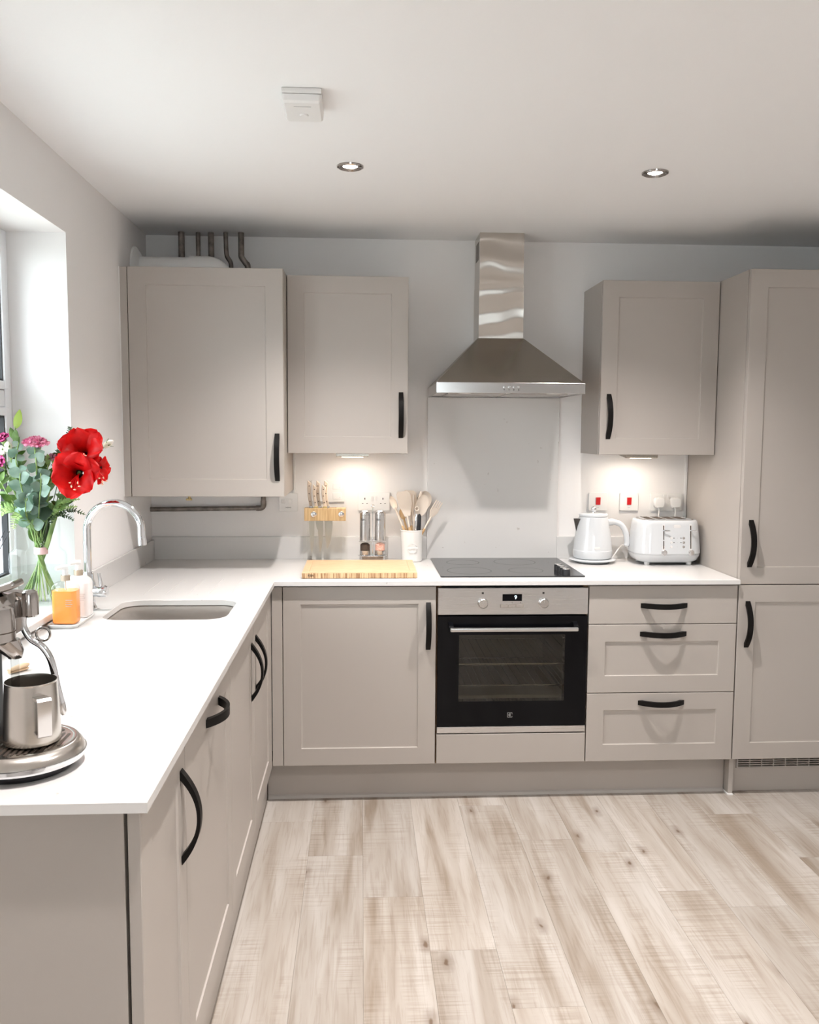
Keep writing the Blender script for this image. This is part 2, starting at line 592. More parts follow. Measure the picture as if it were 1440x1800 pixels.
def mesh_from(bm, name, mat, inv=None, angle=35):
    if inv is not None:
        bm.transform(inv)
    bm.normal_update()
    lim = math.radians(angle)
    for f in bm.faces:
        f.smooth = True
    for e_ in bm.edges:
        if len(e_.link_faces) == 2:
            an_ = e_.calc_face_angle(0.0)
            a1, a2 = (f.calc_area() for f in e_.link_faces)
            # keep large flat faces flat next to their small bevel faces
            e_.smooth = not (an_ > lim or (an_ > 0.21 and max(a1, a2) > 8 * max(min(a1, a2), 1e-12)))
    me = bpy.data.meshes.new(name)
    bm.to_mesh(me)
    bm.free()
    for mm in (mat if isinstance(mat, (list, tuple)) else [mat]):
        me.materials.append(M[mm] if isinstance(mm, str) else mm)
    return me


def thing(name, label, cat, loc=(0, 0, 0), group=None):
    o = bpy.data.objects.new(name, None)
    o.empty_display_size = 0.05
    link(o)
    o.location = loc
    o['label'] = label
    o['category'] = cat
    if group:
        o['group'] = group
    INV[o.name] = Matrix.Translation(-Vector(loc))
    return o


def part(name, bm, mat, parent, label=None, angle=35):
    """bm is in world coordinates; it becomes a child with an identity local matrix"""
    inv = INV[parent.name]
    o = bpy.data.objects.new(name, mesh_from(bm, name, mat, inv, angle))
    link(o, parent)
    INV[o.name] = inv
    if label:
        o['label'] = label
    return o


def solo(name, bm, mat, label, cat, base, group=None, angle=35):
    inv = Matrix.Translation(-Vector(base))
    o = bpy.data.objects.new(name, mesh_from(bm, name, mat, inv, angle))
    link(o)
    o.location = base
    o['label'] = label
    o['category'] = cat
    if group:
        o['group'] = group
    INV[o.name] = inv
    return o


def struct(name, bm, mat, angle=35):
    o = bpy.data.objects.new(name, mesh_from(bm, name, mat, None, angle))
    link(o)
    o['kind'] = 'structure'
    INV[o.name] = Matrix.Identity(4)
    return o


def inst(name, me, parent, loc, rot=(0, 0, 0), scale=None):
    """shared mesh placed at a world position under parent (whose rotation is identity)"""
    o = bpy.data.objects.new(name, me)
    link(o, parent)
    o.location = INV[parent.name] @ Vector(loc)
    o.rotation_euler = rot
    if scale:
        o.scale = scale
    INV[o.name] = None
    return o


def text_bm(s, size, depth=0.0002):
    cu = bpy.data.curves.new('lettering', 'FONT')
    cu.body = s
    cu.size = size
    cu.extrude = depth
    cu.align_x = 'CENTER'
    cu.align_y = 'CENTER'
    ob = bpy.data.objects.new('lettering', cu)
    COL.objects.link(ob)
    dg = bpy.context.evaluated_depsgraph_get()
    me = bpy.data.meshes.new_from_object(ob.evaluated_get(dg))
    bm = bmesh.new()
    bm.from_mesh(me)
    bpy.data.objects.remove(ob)
    bpy.data.curves.remove(cu)
    bpy.data.meshes.remove(me)
    bm.transform(Matrix.Rotation(PI / 2, 4, 'X'))     # upright, read from -y
    return bm


RZ90 = Matrix.Rotation(PI / 2, 4, 'Z')


# ------------------------------------------------------------------ the room
# left wall with the window opening (y -2.30..-1.056, z .905..2.087)
WY0, WY1, WZ0, WZ1 = -2.30, -1.056, 0.905, 2.087
bm = box(XL - 0.34, XL, WY1, 0.0, 0, H)
box(XL - 0.34, XL, YB, WY0, 0, H, bm=bm)
box(XL - 0.34, XL, WY0, WY1, 0, WZ0, bm=bm)
box(XL - 0.34, XL, WY0, WY1, WZ1, H, bm=bm)
struct('wall_left', bm, 'wall')
struct('wall_back', box(XL - 0.34, XR + 0.2, 0, 0.2, 0, H), 'wall')
struct('wall_right', box(XR, XR + 0.2, YB, 0, 0, H), 'wall')
DXO = 1.15     # shift of the door along the front wall
BX0, BX1, BZ0, BZ1 = 0.0, 1.0, 1.10, 2.10     # unseen window added behind the camera for fill daylight
bm = box(XL - 0.34, BX0, YB - 0.2, YB, 0, H)
box(BX0, BX1, YB - 0.2, YB, 0, BZ0, bm=bm)
box(BX0, BX1, YB - 0.2, YB, BZ1, H, bm=bm)
box(BX1, 0.30 + DXO, YB - 0.2, YB, 0, H, bm=bm)
box(1.14 + DXO, XR + 0.2, YB - 0.2, YB, 0, H, bm=bm)
box(0.30 + DXO, 1.14 + DXO, YB - 0.2, YB, 2.04, H, bm=bm)
struct('wall_front', bm, 'wall')
struct('ceiling', box(XL - 0.34, XR + 0.2, YB - 0.2, 0.2, H, H + 0.15), 'ceiling')

# door behind the camera
d = struct('door_1', box(0.345 + DXO, 1.095 + DXO, YB - 0.06, YB - 0.02, 0.012, 1.99, 0.002), 'doorpaint')
for zz in ((0.15, 0.9), (1.05, 1.85)):
    part('door_panel', box(0.46 + DXO, 0.98 + DXO, YB - 0.021, YB - 0.012, *zz, 0.004), 'doorpaint', d)
part('door_handle', tube([(0.42 + DXO, YB - 0.022, 1.0), (0.42 + DXO, YB + 0.03, 1.0), (0.53 + DXO, YB + 0.03, 1.0)], 0.008), 'chrome', d, 'chrome lever handle')
bm = box(0.262 + DXO, 0.342 + DXO, YB - 0.08, YB + 0.018, 0.012, 2.03, 0.003)
box(1.098 + DXO, 1.178 + DXO, YB - 0.08, YB + 0.018, 0.012, 2.03, 0.003, bm=bm)
box(0.262 + DXO, 1.178 + DXO, YB - 0.08, YB + 0.018, 1.992, 2.07, 0.003, bm=bm)
struct('trim_1', bm, 'doorpaint')

# floor: slab with individual planks
flo = struct('floor', box(XL - 0.34, XR + 0.2, YB - 0.2, 0.2, -0.08, -0.006), 'subfloor')
PWD, PLN = 0.1895, 1.22
plank_cache = {}


def plank_mesh(w, l):
    k = (round(w, 3), round(l, 3))
    if k not in plank_cache:
        t = bmesh.new()
        g = 0.00003
        c = 0.0004
        lo = [(g, g), (w - g, g), (w - g, l - g), (g, l - g)]
        hi = [(g + c, g + c), (w - g - c, g + c), (w - g - c, l - g - c), (g + c, l - g - c)]
        lp = [[(*q, -0.006) for q in lo], [(*q, -0.0009) for q in lo], [(*q, 0.0) for q in hi]]
        plank_cache[k] = mesh_from(loft(lp), 'plank', 'plank')
    return plank_cache[k]


X0 = 0.122 - 4 * PWD
offs = {0: -0.2, 1: -0.9, 2: -1.2, 3: -0.744, 4: -1.017, 5: -1.297, 6: -1.592, 7: -0.63, 8: -0.93, 9: -1.03, 10: -1.302, 11: -1.403, 12: -0.747, 13: -1.1, 14: -0.4, 15: -0.8, 16: -0.6}
for c in range(0, 17):
    xa = max(X0 + c * PWD, XL)
    xb = min(X0 + (c + 1) * PWD, XR)
    if xb - xa < 0.01:
        continue
    y = offs.get(c, -0.5)
    while y < 0:
        y += PLN
    while y > YB:
        ya, yb = max(y - PLN, YB), min(y, 0)
        if yb - ya > 0.02:
            inst('plank', plank_mesh(xb - xa, yb - ya), flo, (xa, ya, 0))
        y -= PLN

# baseboards where no cabinet stands
struct('baseboard_left', box(XL, XL + 0.016, YB, -2.66, 0, 0.12, 0.004), 'doorpaint')
struct('baseboard_right', box(XR - 0.016, XR, YB, -0.65, 0, 0.12, 0.004), 'doorpaint')
bm = box(XL + 0.016, 0.258 + DXO, YB, YB + 0.016, 0, 0.12, 0.004)
box(1.182 + DXO, XR - 0.016, YB, YB + 0.016, 0, 0.12, 0.004, bm=bm)
struct('baseboard_front', bm, 'doorpaint')

# ------------------------------------------------------------------ window
FX0, FX1 = -0.875, -0.811
bm = box(FX0, FX1, WY0 + 0.0, WY0 + 0.055, 0.926, WZ1, 0.004)
box(FX0, FX1, WY1 - 0.055, WY1, 0.926, WZ1, 0.004, bm=bm)
box(FX0, FX1, WY0 + 0.055, WY1 - 0.055, 0.926, 0.985, 0.004, bm=bm)
box(FX0, FX1, WY0 + 0.055, WY1 - 0.055, WZ1 - 0.055, WZ1, 0.004, bm=bm)
win = struct('window_1', bm, 'upvc')
YM = (WY0 + WY1) / 2
part('mullion', box(FX0 + 0.002, FX1 - 0.001, YM - 0.035, YM + 0.035, 0.985, WZ1 - 0.055, 0.004), 'upvc', win)
for k, (ya, yb) in enumerate(((YM + 0.035, WY1 - 0.055), (WY0 + 0.055, YM - 0.035))):
    part('transom', box(FX0 + 0.002, FX1 - 0.001, ya, yb, 1.535, 1.59, 0.004), 'upvc', win)
    for za, zb in ((0.985, 1.535), (1.59, WZ1 - 0.055)):
        s = 0.026
        bm = box(FX0 + 0.01, FX1 + 0.012, ya + 0.001, ya + s, za + 0.001, zb - 0.001, 0.003)
        box(FX0 + 0.01, FX1 + 0.012, yb - s, yb - 0.001, za + 0.001, zb - 0.001, 0.003, bm=bm)
        box(FX0 + 0.01, FX1 + 0.012, ya + s, yb - s, za + 0.001, za + s, 0.003, bm=bm)
        box(FX0 + 0.01, FX1 + 0.012, ya + s, yb - s, zb - s, zb - 0.001, 0.003, bm=bm)
        sash = part('sash', bm, 'upvc', win)
        q = 0.006
        bm = box(FX1 - 0.012, FX1 + 0.006, ya + s, ya + s + q, za + s, zb - s)
        box(FX1 - 0.012, FX1 + 0.006, yb - s - q, yb - s, za + s, zb - s, bm=bm)
        box(FX1 - 0.012, FX1 + 0.006, ya + s + q, yb - s - q, za + s, za + s + q, bm=bm)
        box(FX1 - 0.012, FX1 + 0.006, ya + s + q, yb - s - q, zb - s - q, zb - s, bm=bm)
        part('gasket', bm, 'rubber', sash, 'black glazing seal')
        part('pane', box(FX1 - 0.026, FX1 - 0.022, ya + s, yb - s, za + s, zb - s), 'glass', sash)
# frame and panes of the added, unseen fill window
FY0, FY1 = YB - 0.16, YB - 0.10
bm = box(BX0, BX0 + 0.06, FY0, FY1, BZ0, BZ1, 0.004)
box(BX1 - 0.06, BX1, FY0, FY1, BZ0, BZ1, 0.004, bm=bm)
box(BX0 + 0.06, BX1 - 0.06, FY0, FY1, BZ0, BZ0 + 0.06, 0.004, bm=bm)
box(BX0 + 0.06, BX1 - 0.06, FY0, FY1, BZ1 - 0.06, BZ1, 0.004, bm=bm)
w2 = struct('fill_window', bm, 'upvc')
part('mullion', box(0.465, 0.535, FY0 + 0.002, FY1 - 0.002, BZ0 + 0.06, BZ1 - 0.06, 0.004), 'upvc', w2)
for xa, xb in ((BX0 + 0.06, 0.465), (0.535, BX1 - 0.06)):
    part('pane', box(xa, xb, YB - 0.132, YB - 0.128, BZ0 + 0.06, BZ1 - 0.06), 'glass', w2)
# quartz sill slab
struct('trim_2', box(-0.876, -0.608, WY0, WY1, 0.9055, 0.9255, 0.002), 'quartz')

# outside: lawn and a fence of single boards
solo('patio', prism([(-14, -14), (14, -14), (14, -6.6), (-1.0, -6.6), (-1.0, 8), (-14, 8)], -0.25, -0.2, 'Z'), 'patio', 'pale paved patio outside the window', 'patio', (-5, -3, -0.2))
fe = thing('garden_fence', 'grey board fence across the patio outside the window', 'fence', (-7, 0, -0.2))
fb = mesh_from(box(-0.012, 0.012, -0.072, 0.072, 0, 1.7, 0.004), 'fence_board', 'outwall')
for k in range(80):
    inst('fence_board', fb, fe, (-7.0 + (k % 2) * 0.012, -6 + k * 0.15, -0.2))

# ------------------------------------------------------------------ cabinet builders


def shaker(x0, x1, z0, z1, t=0.02, stile=0.068, rec=0.005, ch=0.006, plain=False):
    """front facing -y: back at y=0, face at y=-t"""
    e = 0.0015

    def rect(i, y):
        return [(x0 + i, y, z0 + i), (x1 - i, y, z0 + i), (x1 - i, y, z1 - i), (x0 + i, y, z1 - i)]
    lp = [rect(0, 0), rect(0, -t + e), rect(e, -t)]
    if not plain:
        lp += [rect(stile, -t), rect(stile + ch * 0.35, -t + rec * 0.8), rect(stile + ch, -t + rec)]
    return loft(lp)


def handle_bm():
    """bow handle along z, centred, feet on y=0, bowing to -y"""
    n = 22
    Lh = 0.094
    out, inn = [], []
    for i in range(n + 1):
        s = -1 + 2 * i / n
        out.append((s * Lh, -0.037 * (1 - abs(s) ** 2.1)))
    for i in range(n + 1):
        s = -1 + 2 * i / n
        inn.append((s * (Lh - 0.018), -0.0305 * (1 - abs(s) ** 2.1)))
    # cross profile: taper in width towards the feet is slight
    t = bmesh.new()
    poly = [(a, b_ - 0.0006) for a, b_ in out] + inn[::-1]
    w = 0.0105
    A, B = [], []
    for a, b_ in poly:
        ww = w * (1.0 - 0.12 * min(1, abs(a) / Lh) ** 3)
        A.append(t.verts.new((-ww, b_, a)))
        B.append(t.verts.new((ww, b_, a)))
    N = len(poly)
    for i in range(N):
        j = (i + 1) % N
        t.faces.new((A[i], A[j], B[j], B[i]))
    # side faces as quads strip
    for i in range(n):
        for S in (A, B):
            t.faces.new((S[i], S[i + 1], S[N - 2 - i], S[N - 1 - i]))
    bmesh.ops.recalc_face_normals(t, faces=t.faces)
    return t


HANDLE = mesh_from(handle_bm(), 'handle', 'black', angle=40)


def carcass(x0, x1, y0, y1, z0, z1, t=0.018, top=False):
    bm = box(x0, x0 + t, y0, y1, z0, z1)
    box(x1 - t, x1, y0, y1, z0, z1, bm=bm)
    box(x0 + t, x1 - t, y0, y1, z0, z0 + t, bm=bm)
    box(x0 + t, x1 - t, y1 - 0.008, y1, z0 + t, z1, bm=bm)
    if top:
        box(x0 + t, x1 - t, y0, y1 - 0.008, z1 - t, z1, bm=bm)
    return bm


HPROUD = 0.0007
# --- base unit with one door beside the oven (x 0..0.6)
ZB, ZT = 0.157, 0.868


def door_back(par, x0, x1, z0, z1, y, hx, hz, name='door', horiz=False, plain=False, stile=0.068):
    bm = shaker(x0, x1, z0, z1, plain=plain, stile=stile)
    bm.transform(Matrix.Translation((0, y + 0.02, 0)))
    dd = part(name, bm, 'cab', par)
    if hx is not None:
        inst('handle', HANDLE, dd, (hx, y - HPROUD, hz), (0, PI / 2 if horiz else 0, 0)).__setitem__('label', 'black bow handle')
    return dd


u = thing('base_cabinet', 'greige base cabinet with one shaker door, left of the oven', 'cabinet', (0.3, -0.3, 0.15))
part('carcass', carcass(0.001, 0.599, -0.567, -0.003, 0.152, 0.872), 'carcass', u)
door_back(u, 0.003, 0.5965, ZB, ZT, YF, 0.567, 0.712)

# --- oven housing (x .6..1.2)
oh = thing('oven_housing', 'greige oven housing with plain panel under the built-in oven', 'cabinet', (0.9, -0.3, 0.15))
part('carcass', carcass(0.6005, 1.1995, -0.567, -0.003, 0.152, 0.872), 'chip', oh, 'brown board edges in the gaps beside the oven')
door_back(oh, 0.603, 1.1975, ZB, 0.276, YF, None, None, 'front_panel', plain=True)
part('shelf', box(0.6195, 1.1805, -0.56, -0.012, 0.262, 0.28), 'carcass', oh)

# --- the oven
ov = thing('built_in_oven', 'built-in single oven with steel control panel and black glass door', 'oven', (0.9, -0.3, 0.281))
OX0, OX1 = 0.6035, 1.1960
# cavity body: open at the front
bm = box(0.622, 1.178, -0.55, -0.03, 0.2815, 0.30)
box(0.622, 1.178, -0.55, -0.03, 0.84, 0.858, bm=bm)
box(0.622, 0.665, -0.55, -0.03, 0.30, 0.84, bm=bm)
box(1.135, 1.178, -0.55, -0.03, 0.30, 0.84, bm=bm)
box(0.665, 1.135, -0.05, -0.03, 0.30, 0.84, bm=bm)
part('oven_body', bm, 'cavity', ov)
cp = part('control_panel', box(OX0, OX1, -0.5935, -0.552, 0.756, 0.862, 0.0025), 'steel', ov)
for kx in (0.779, 1.018):
    kb = lathe([(0.0, 0), (0.0215, 0), (0.0215, 0.003), (0.019, 0.004), (0.0185, 0.02), (0.016, 0.0225), (0, 0.0225)], (kx, -0.5935, 0.803), 32, axis='Y')
    k = part('knob', kb, 'steel_smooth', ov)
    part('pointer', box(kx - 0.0008, kx + 0.0008, -0.6168, -0.6160, 0.805, 0.818), 'greymark', k)
    part('indicator', box(kx - 0.004, kx + 0.004, -0.5942, -0.5934, 0.838, 0.8455), 'darkmark', cp)
ds = part('display', box(0.8565, 0.9335, -0.5948, -0.5934, 0.8105, 0.8375, 0.0005), 'ovenblack', ov)
bm = text_bm('9', 0.021)
bm.transform(Matrix.Translation((0.9085, -0.5951, 0.8245)))
part('digit', bm, 'digit', ds, 'lit white digit')
bm = box(0.848, 0.9405, -0.5945, -0.5934, 0.7835, 0.7985, 0.0005)
pb = part('button_bezel', bm, 'darksteel', ov)
for k in range(3):
    part('button', box(0.8495 + k * 0.0302, 0.8785 + k * 0.0302, -0.5962, -0.5944, 0.785, 0.797, 0.0006), 'steel_smooth', pb)
bm = text_bm('o', 0.008)
bm.transform(Matrix.Translation((0.895, -0.5937, 0.8045)))
t2 = lathe([(0.0, 0), (0.0014, 0), (0.0014, 0.0004), (0, 0.0004)], (0.928, -0.5934, 0.804), 10, axis='Y')
merge(bm, t2)
part('panel_mark', bm, 'darkmark', cp)
# door with window opening
DZ0, DZ1 = 0.3085, 0.7495
wx0, wx1, wz0, wz1 = 0.688, 1.108, 0.409, 0.676


def frame_with_hole(x0, x1, z0, z1, hx0, hx1, hz0, hz1, yf, yb, e=0.0015):
    """plate facing -y with a rectangular hole"""
    def rc(a, b_, c, d_, y):
        return [(a, y, c), (b_, y, c), (b_, y, d_), (a, y, d_)]
    return loft([rc(hx0, hx1, hz0, hz1, yb), rc(x0, x1, z0, z1, yb), rc(x0, x1, z0, z1, yf + e), rc(x0 + e, x1 - e, z0 + e, z1 - e, yf), rc(hx0, hx1, hz0, hz1, yf), rc(hx0, hx1, hz0, hz1, yb)], cap=False)


od = part('oven_door', frame_with_hole(OX0, OX1, DZ0, DZ1, wx0, wx1, wz0, wz1, -0.592, -0.553), 'ovenblack', ov)
part('door_glass', box(wx0 - 0.001, wx1 + 0.001, -0.5915, -0.5885, wz0 - 0.001, wz1 + 0.001), 'ovenglass', od)
hb = box(0.649, 1.149, -0.640, -0.626, 0.698, 0.713, 0.003)
part('door_handle', hb, 'steel', od, 'straight steel bar handle')
bm = prism([(-0.592, 0.7), (-0.592, 0.728), (-0.628, 0.713), (-0.628, 0.699)], 0.645, 0.663, 'X')
prism([(-0.592, 0.7), (-0.592, 0.728), (-0.628, 0.713), (-0.628, 0.699)], 1.135, 1.153, 'X', bm=bm)
part('handle_bracket', bm, 'ovenblack', od)
part('top_vent', box(OX0 + 0.004, OX1 - 0.004, -0.575, -0.555, 0.750, 0.7555), 'ovenblack', ov)
part('bottom_trim', box(OX0, OX1, -0.591, -0.555, 0.281, 0.3065, 0.0015), 'steel', ov)
# emblem at the foot of the door: a bracketed square with a sign inside
ex, ez = 0.893, 0.353
bm = None
for a in ((-0.0095, 0.0095, 0.0085, 0.0095), (-0.0095, -0.0085, -0.0095, 0.0095), (-0.0095, 0.0095, -0.0095, -0.0085), (0.0085, 0.0095, 0.002, 0.0095), (0.0085, 0.0095, -0.0095, -0.004)):
    bm = box(ex + a[0], ex + a[1], -0.5926, -0.5918, ez + a[2], ez + a[3], bm=bm)
prism([(ex - 0.006, ez), (ex, ez + 0.006), (ex + 0.0, ez + 0.0035), (ex - 0.003, ez), (ex, ez - 0.0035), (ex, ez - 0.006)], -0.5926, -0.5918, 'Y', bm=bm)
box(ex + 0.001, ex + 0.0025, -0.5926, -0.5918, ez - 0.006, ez + 0.006, bm=bm)
part('emblem', bm, 'greymark', od)
# racks
for rz, nm in ((0.543, 'oven_rack'), (0.455, 'oven_rack')):
    bm = tube([(0.668, -0.53, rz), (1.132, -0.53, rz)], 0.003, 8)
    tube([(0.668, -0.10, rz), (1.132, -0.10, rz)], 0.003, 8, bm=bm)
    for k in range(14):
        xx = 0.69 + k * 0.0323
        tube([(xx, -0.53, rz - 0.003), (xx, -0.10, rz - 0.003)], 0.0018, 6, bm=bm)
    part(nm, bm, 'chrome', ov)
bm = None
for sx in (0.669, 1.131):
    for rz in (0.40, 0.46, 0.49, 0.545, 0.60, 0.64):
        bm = tube([(sx, -0.52, rz - 0.008), (sx, -0.09, rz - 0.008)], 0.0022, 6, bm=bm)
part('rack_rails', bm, 'chrome', ov)
part('baking_tray', prism(rrect(0.672, 1.128, -0.52, -0.08, 0.02, 4), 0.396, 0.412, 'Z'), 'cavity', ov)

# --- drawer unit (x 1.2..1.8)
du = thing('drawer_cabinet', 'greige cabinet of three drawers, right of the oven', 'cabinet', (1.5, -0.3, 0.15))
part('carcass', carcass(1.2005, 1.7985, -0.567, -0.003, 0.152, 0.872), 'carcass', du)
door_back(du, 1.2015, 1.7975, 0.7155, ZT, YF, 1.5015, 0.789, 'drawer', True, plain=True)
door_back(du, 1.2015, 1.7975, 0.4375, 0.7125, YF, 1.5015, 0.675, 'drawer', True)
door_back(du, 1.2015, 1.7975, ZB, 0.4345, YF, 1.5015, 0.396, 'drawer', True)

# --- tall fridge housing (x 1.8..2.4)
tu = thing('tall_cabinet', 'tall greige fridge housing with two doors, right end of the kitchen', 'cabinet', (2.1, -0.3, 0.0))
part('end_panel', box(1.800, 1.818, -0.568, -0.002, 0.0, 2.098, 0.001), 'cab', tu)
bm = carcass(1.819, 2.40, -0.567, -0.003, 0.152, 2.096, top=True)
part('carcass', bm, 'carcass', tu)
door_back(tu, 1.8025, 2.398, 0.8725, 2.098, YF, 1.840, 1.035)
door_back(tu, 1.8025, 2.398, ZB, 0.8685, YF, 1.840, 0.711)

# --- corner post between the two runs
bm = box(-0.040, 0.0005, YF, YF + 0.02, ZB, ZT, 0.001)
box(-0.062, XD, -0.648, -0.592, ZB, ZT, 0.001, bm=bm)
solo('corner_post', bm, 'cab', 'narrow greige corner post where the two cabinet runs meet', 'filler panel', (-0.02, -0.6, ZB))

# --- left run: local frame, +x local = +y world


def left_front(par, y0, y1, z0, z1, hy, hz, name='door', horiz=False):
    bm = shaker(y0, y1, z0, z1)
    bm.transform(Matrix.Translation((XD - 0.02, 0, 0)) @ RZ90)
    dd = part(name, bm, 'cab', par)
    o = inst('handle', HANDLE, dd, (XD + HPROUD, hy, hz), (0, 0, PI / 2))
    if horiz:
        o.rotation_euler = (Matrix.Rotation(PI / 2, 4, 'Z') @ Matrix.Rotation(PI / 2, 4, 'Y')).to_euler()
    o['label'] = 'black bow handle'
    return dd


def left_carcass(y0, y1, t=0.018):
    x0, x1 = -0.600, -0.064
    bm = box(x0, x1, y0, y0 + t, 0.152, 0.872)
    box(x0, x1, y1 - t, y1, 0.152, 0.872, bm=bm)
    box(x0, x1, y0 + t, y1 - t, 0.152, 0.17, bm=bm)
    box(x0, x0 + 0.008, y0 + t, y1 - t, 0.17, 0.872, bm=bm)
    return bm


su = thing('sink_cabinet', 'greige double door cabinet under the sink, in the left run', 'cabinet', (-0.33, -1.15, 0.15))
part('carcass', left_carcass(-1.651, -0.650), 'carcass', su)
left_front(su, -1.1475, -0.6505, ZB, ZT, -1.093, 0.705)
left_front(su, -1.6505, -1.1505, ZB, ZT, -1.205, 0.705)
dw = thing('dishwasher', 'integrated dishwasher behind a greige door with a horizontal handle', 'dishwasher', (-0.33, -1.95, 0.15))
part('tub', box(-0.60, -0.066, -2.249, -1.656, 0.152, 0.868, 0.003), 'darksteel', dw)
left_front(dw, -2.2510, -1.6535, ZB, ZT, -1.925, 0.812, horiz=True)
eu = thing('end_cabinet', 'greige end cabinet with one tall door, nearest the camera', 'cabinet', (-0.33, -2.42, 0.15))
part('carcass', left_carcass(-2.575, -2.2525), 'carcass', eu)
left_front(eu, -2.5985, -2.2540, ZB, ZT, -2.292, 0.722)
part('end_panel', box(-0.627, -0.068, -2.598, -2.578, 0.0, 0.872, 0.001), 'cab', eu)

# --- plinths
solo('plinth', box(-0.067, 1.7985, -0.522, -0.506, 0.0, 0.150, 0.001), 'cab', 'long greige plinth under the oven run', 'plinth', (0.9, -0.51, 0))
solo('plinth', box(-0.085, -0.0695, -2.576, -0.524, 0.0, 0.150, 0.001), 'cab', 'greige plinth under the sink run on the left', 'plinth', (-0.08, -1.5, 0))
tp = thing('plinth', 'short greige plinth with vent grille under the tall cabinet', 'plinth', (2.1, -0.52, 0))
bm = box(1.8195, 2.398, -0.530, -0.514, 0.0, 0.097, 0.001)
box(1.8195, 1.845, -0.530, -0.514, 0.097, 0.150, bm=bm)
box(2.36, 2.398, -0.530, -0.514, 0.097, 0.150, bm=bm)
part('board', bm, 'cab', tp)
gr = part('vent_grille', frame_with_hole(1.846, 2.359, 0.098, 0.1495, 1.853, 2.352, 0.103, 0.146, -0.533, -0.516), 'metalgrey', tp)
sl = mesh_from(box(-0.2495, 0.2495, -0.008, 0.008, -0.0016, 0.0016, 0.0005), 'slat', 'metalgrey')
for k in range(4):
    inst('slat', sl, gr, (2.1025, -0.524, 0.1085 + 0.0092 * k + 0.002))
rb = mesh_from(box(-0.0015, 0.0015, -0.0095, 0.0085, -0.0215, 0.0215), 'rib', 'metalgrey')
for k in range(1, 10):
    inst('rib', rb, gr, (1.853 + k * 0.05, -0.5235, 0.1245))
part('backing', box(1.853, 2.352, -0.5155, -0.5145, 0.103, 0.146), 'dark', tp)
# white foot trim of the tall end panel
solo('foot_trim', box(1.796, 1.8188, -0.5745, -0.5235, 0.0004, 0.006), 'plastic', 'white sealant strip at the foot of the tall end panel', 'trim', (1.807, -0.55, 0))
# quadrant trim along the plinth
bm = prism([(-0.5225, 0.0002), (-0.5225, 0.014), (-0.530, 0.010), (-0.534, 0.0002)], -0.066, 1.795, 'X')
struct('trim_3', bm, 'metalgrey')

# ------------------------------------------------------------------ worktop
WX = -0.026
WYF = -0.609
WEND = -2.619
XW = 1.7985
SX0, SX1, SY0, SY1 = -0.492, -0.112, -1.288, -0.972
t = bmesh.new()
outer = [(XL + 0.001, WEND), (WX, WEND), (WX, WYF), (XW, WYF), (XW, -0.001), (XL + 0.001, -0.001)]
hole = rrect(SX0, SX1, SY0, SY1, 0.065, 7)
groove_lines = [((-0.455, -0.547), (-0.452, -0.87)), ((-0.379, -0.547), (-0.377, -0.865)), ((-0.303, -0.547), (-0.302, -0.86)), ((-0.229, -0.547), (-0.228, -0.855)), ((-0.153, -0.547), (-0.152, -0.85))]
grooves = [[(a[0] - 0.0028, b_[1]), (a[0] + 0.0028, b_[1]), (a[0] + 0.0028, a[1]), (a[0] - 0.0028, a[1])] for a, b_ in groove_lines]
THK = 0.018


def ring(pts, z):
    vs = [t.verts.new((*q, z)) for q in pts]
    return vs, [t.edges.new((vs[i], vs[(i + 1) % len(vs)])) for i in range(len(vs))]


CH = 0.0012


def inset(poly, dlt):
    n = len(poly)
    out = []
    for i in range(n):
        p0, p1, p2 = Vector(poly[i - 1]), Vector(poly[i]), Vector(poly[(i + 1) % n])
        d1 = (p1 - p0).normalized()
        d2 = (p2 - p1).normalized()
        n1 = Vector((-d1.y, d1.x))
        n2 = Vector((-d2.y, d2.x))
        bis = (n1 + n2)
        bis = bis / max(bis.length_squared, 1e-6) * 2
        out.append(tuple(p1 + bis * dlt))
    return out


def wall_between(va, vb):
    n = len(va)
    for i in range(n):
        j = (i + 1) % n
        t.faces.new((va[i], va[j], vb[j], vb[i]))


ot, oe = ring(inset(outer, CH), T)
om, _ = ring(outer, T - CH)
obv, obe = ring(outer, T - THK)
ht, he = ring(inset(hole, -CH), T)
hm, _ = ring(hole, T - CH)
hbv, hbe = ring(hole, T - THK)
top_edges = oe + he
for gpoly in grooves:
    ga, ge = ring(gpoly, T)
    gb, _ = ring(inset(gpoly, 0.0008), T - 0.0016)
    wall_between(ga, gb)
    t.faces.new(gb)
    top_edges += ge
bmesh.ops.triangle_fill(t, edges=top_edges, use_beauty=True)
bmesh.ops.triangle_fill(t, edges=obe + hbe, use_beauty=True)
wall_between(ot, om)
wall_between(om, obv)
wall_between(ht, hm)
wall_between(hm, hbv)
bmesh.ops.recalc_face_normals(t, faces=t.faces)
solo('worktop', t, 'quartz', 'L-shaped white quartz worktop with drainer grooves over both cabinet runs', 'worktop', (0, -0.3, T - THK), angle=20)

# upstands and splashback
solo('upstand', box(XL + 0.002, 0.6025, -0.013, -0.001, T, 0.994, 0.001), 'quartz', 'white quartz upstand behind the knives and chopping board', 'upstand', (0, -0.01, T))
solo('upstand', box(1.1985, 1.7985, -0.013, -0.001, T, 0.994, 0.001), 'quartz', 'white quartz upstand behind the kettle and toaster', 'upstand', (1.5, -0.01, T))
solo('upstand', box(XL + 0.001, XL + 0.013, -1.056, -0.014, T, 0.982, 0.001), 'quartz', 'white quartz upstand along the window wall behind the tap', 'upstand', (XL, -0.5, T))
solo('splashback', box(0.603, 1.198, -0.013, -0.001, T, 1.6215, 0.001), 'quartz', 'tall white quartz splashback between hob and hood', 'splashback', (0.9, -0.01, T))

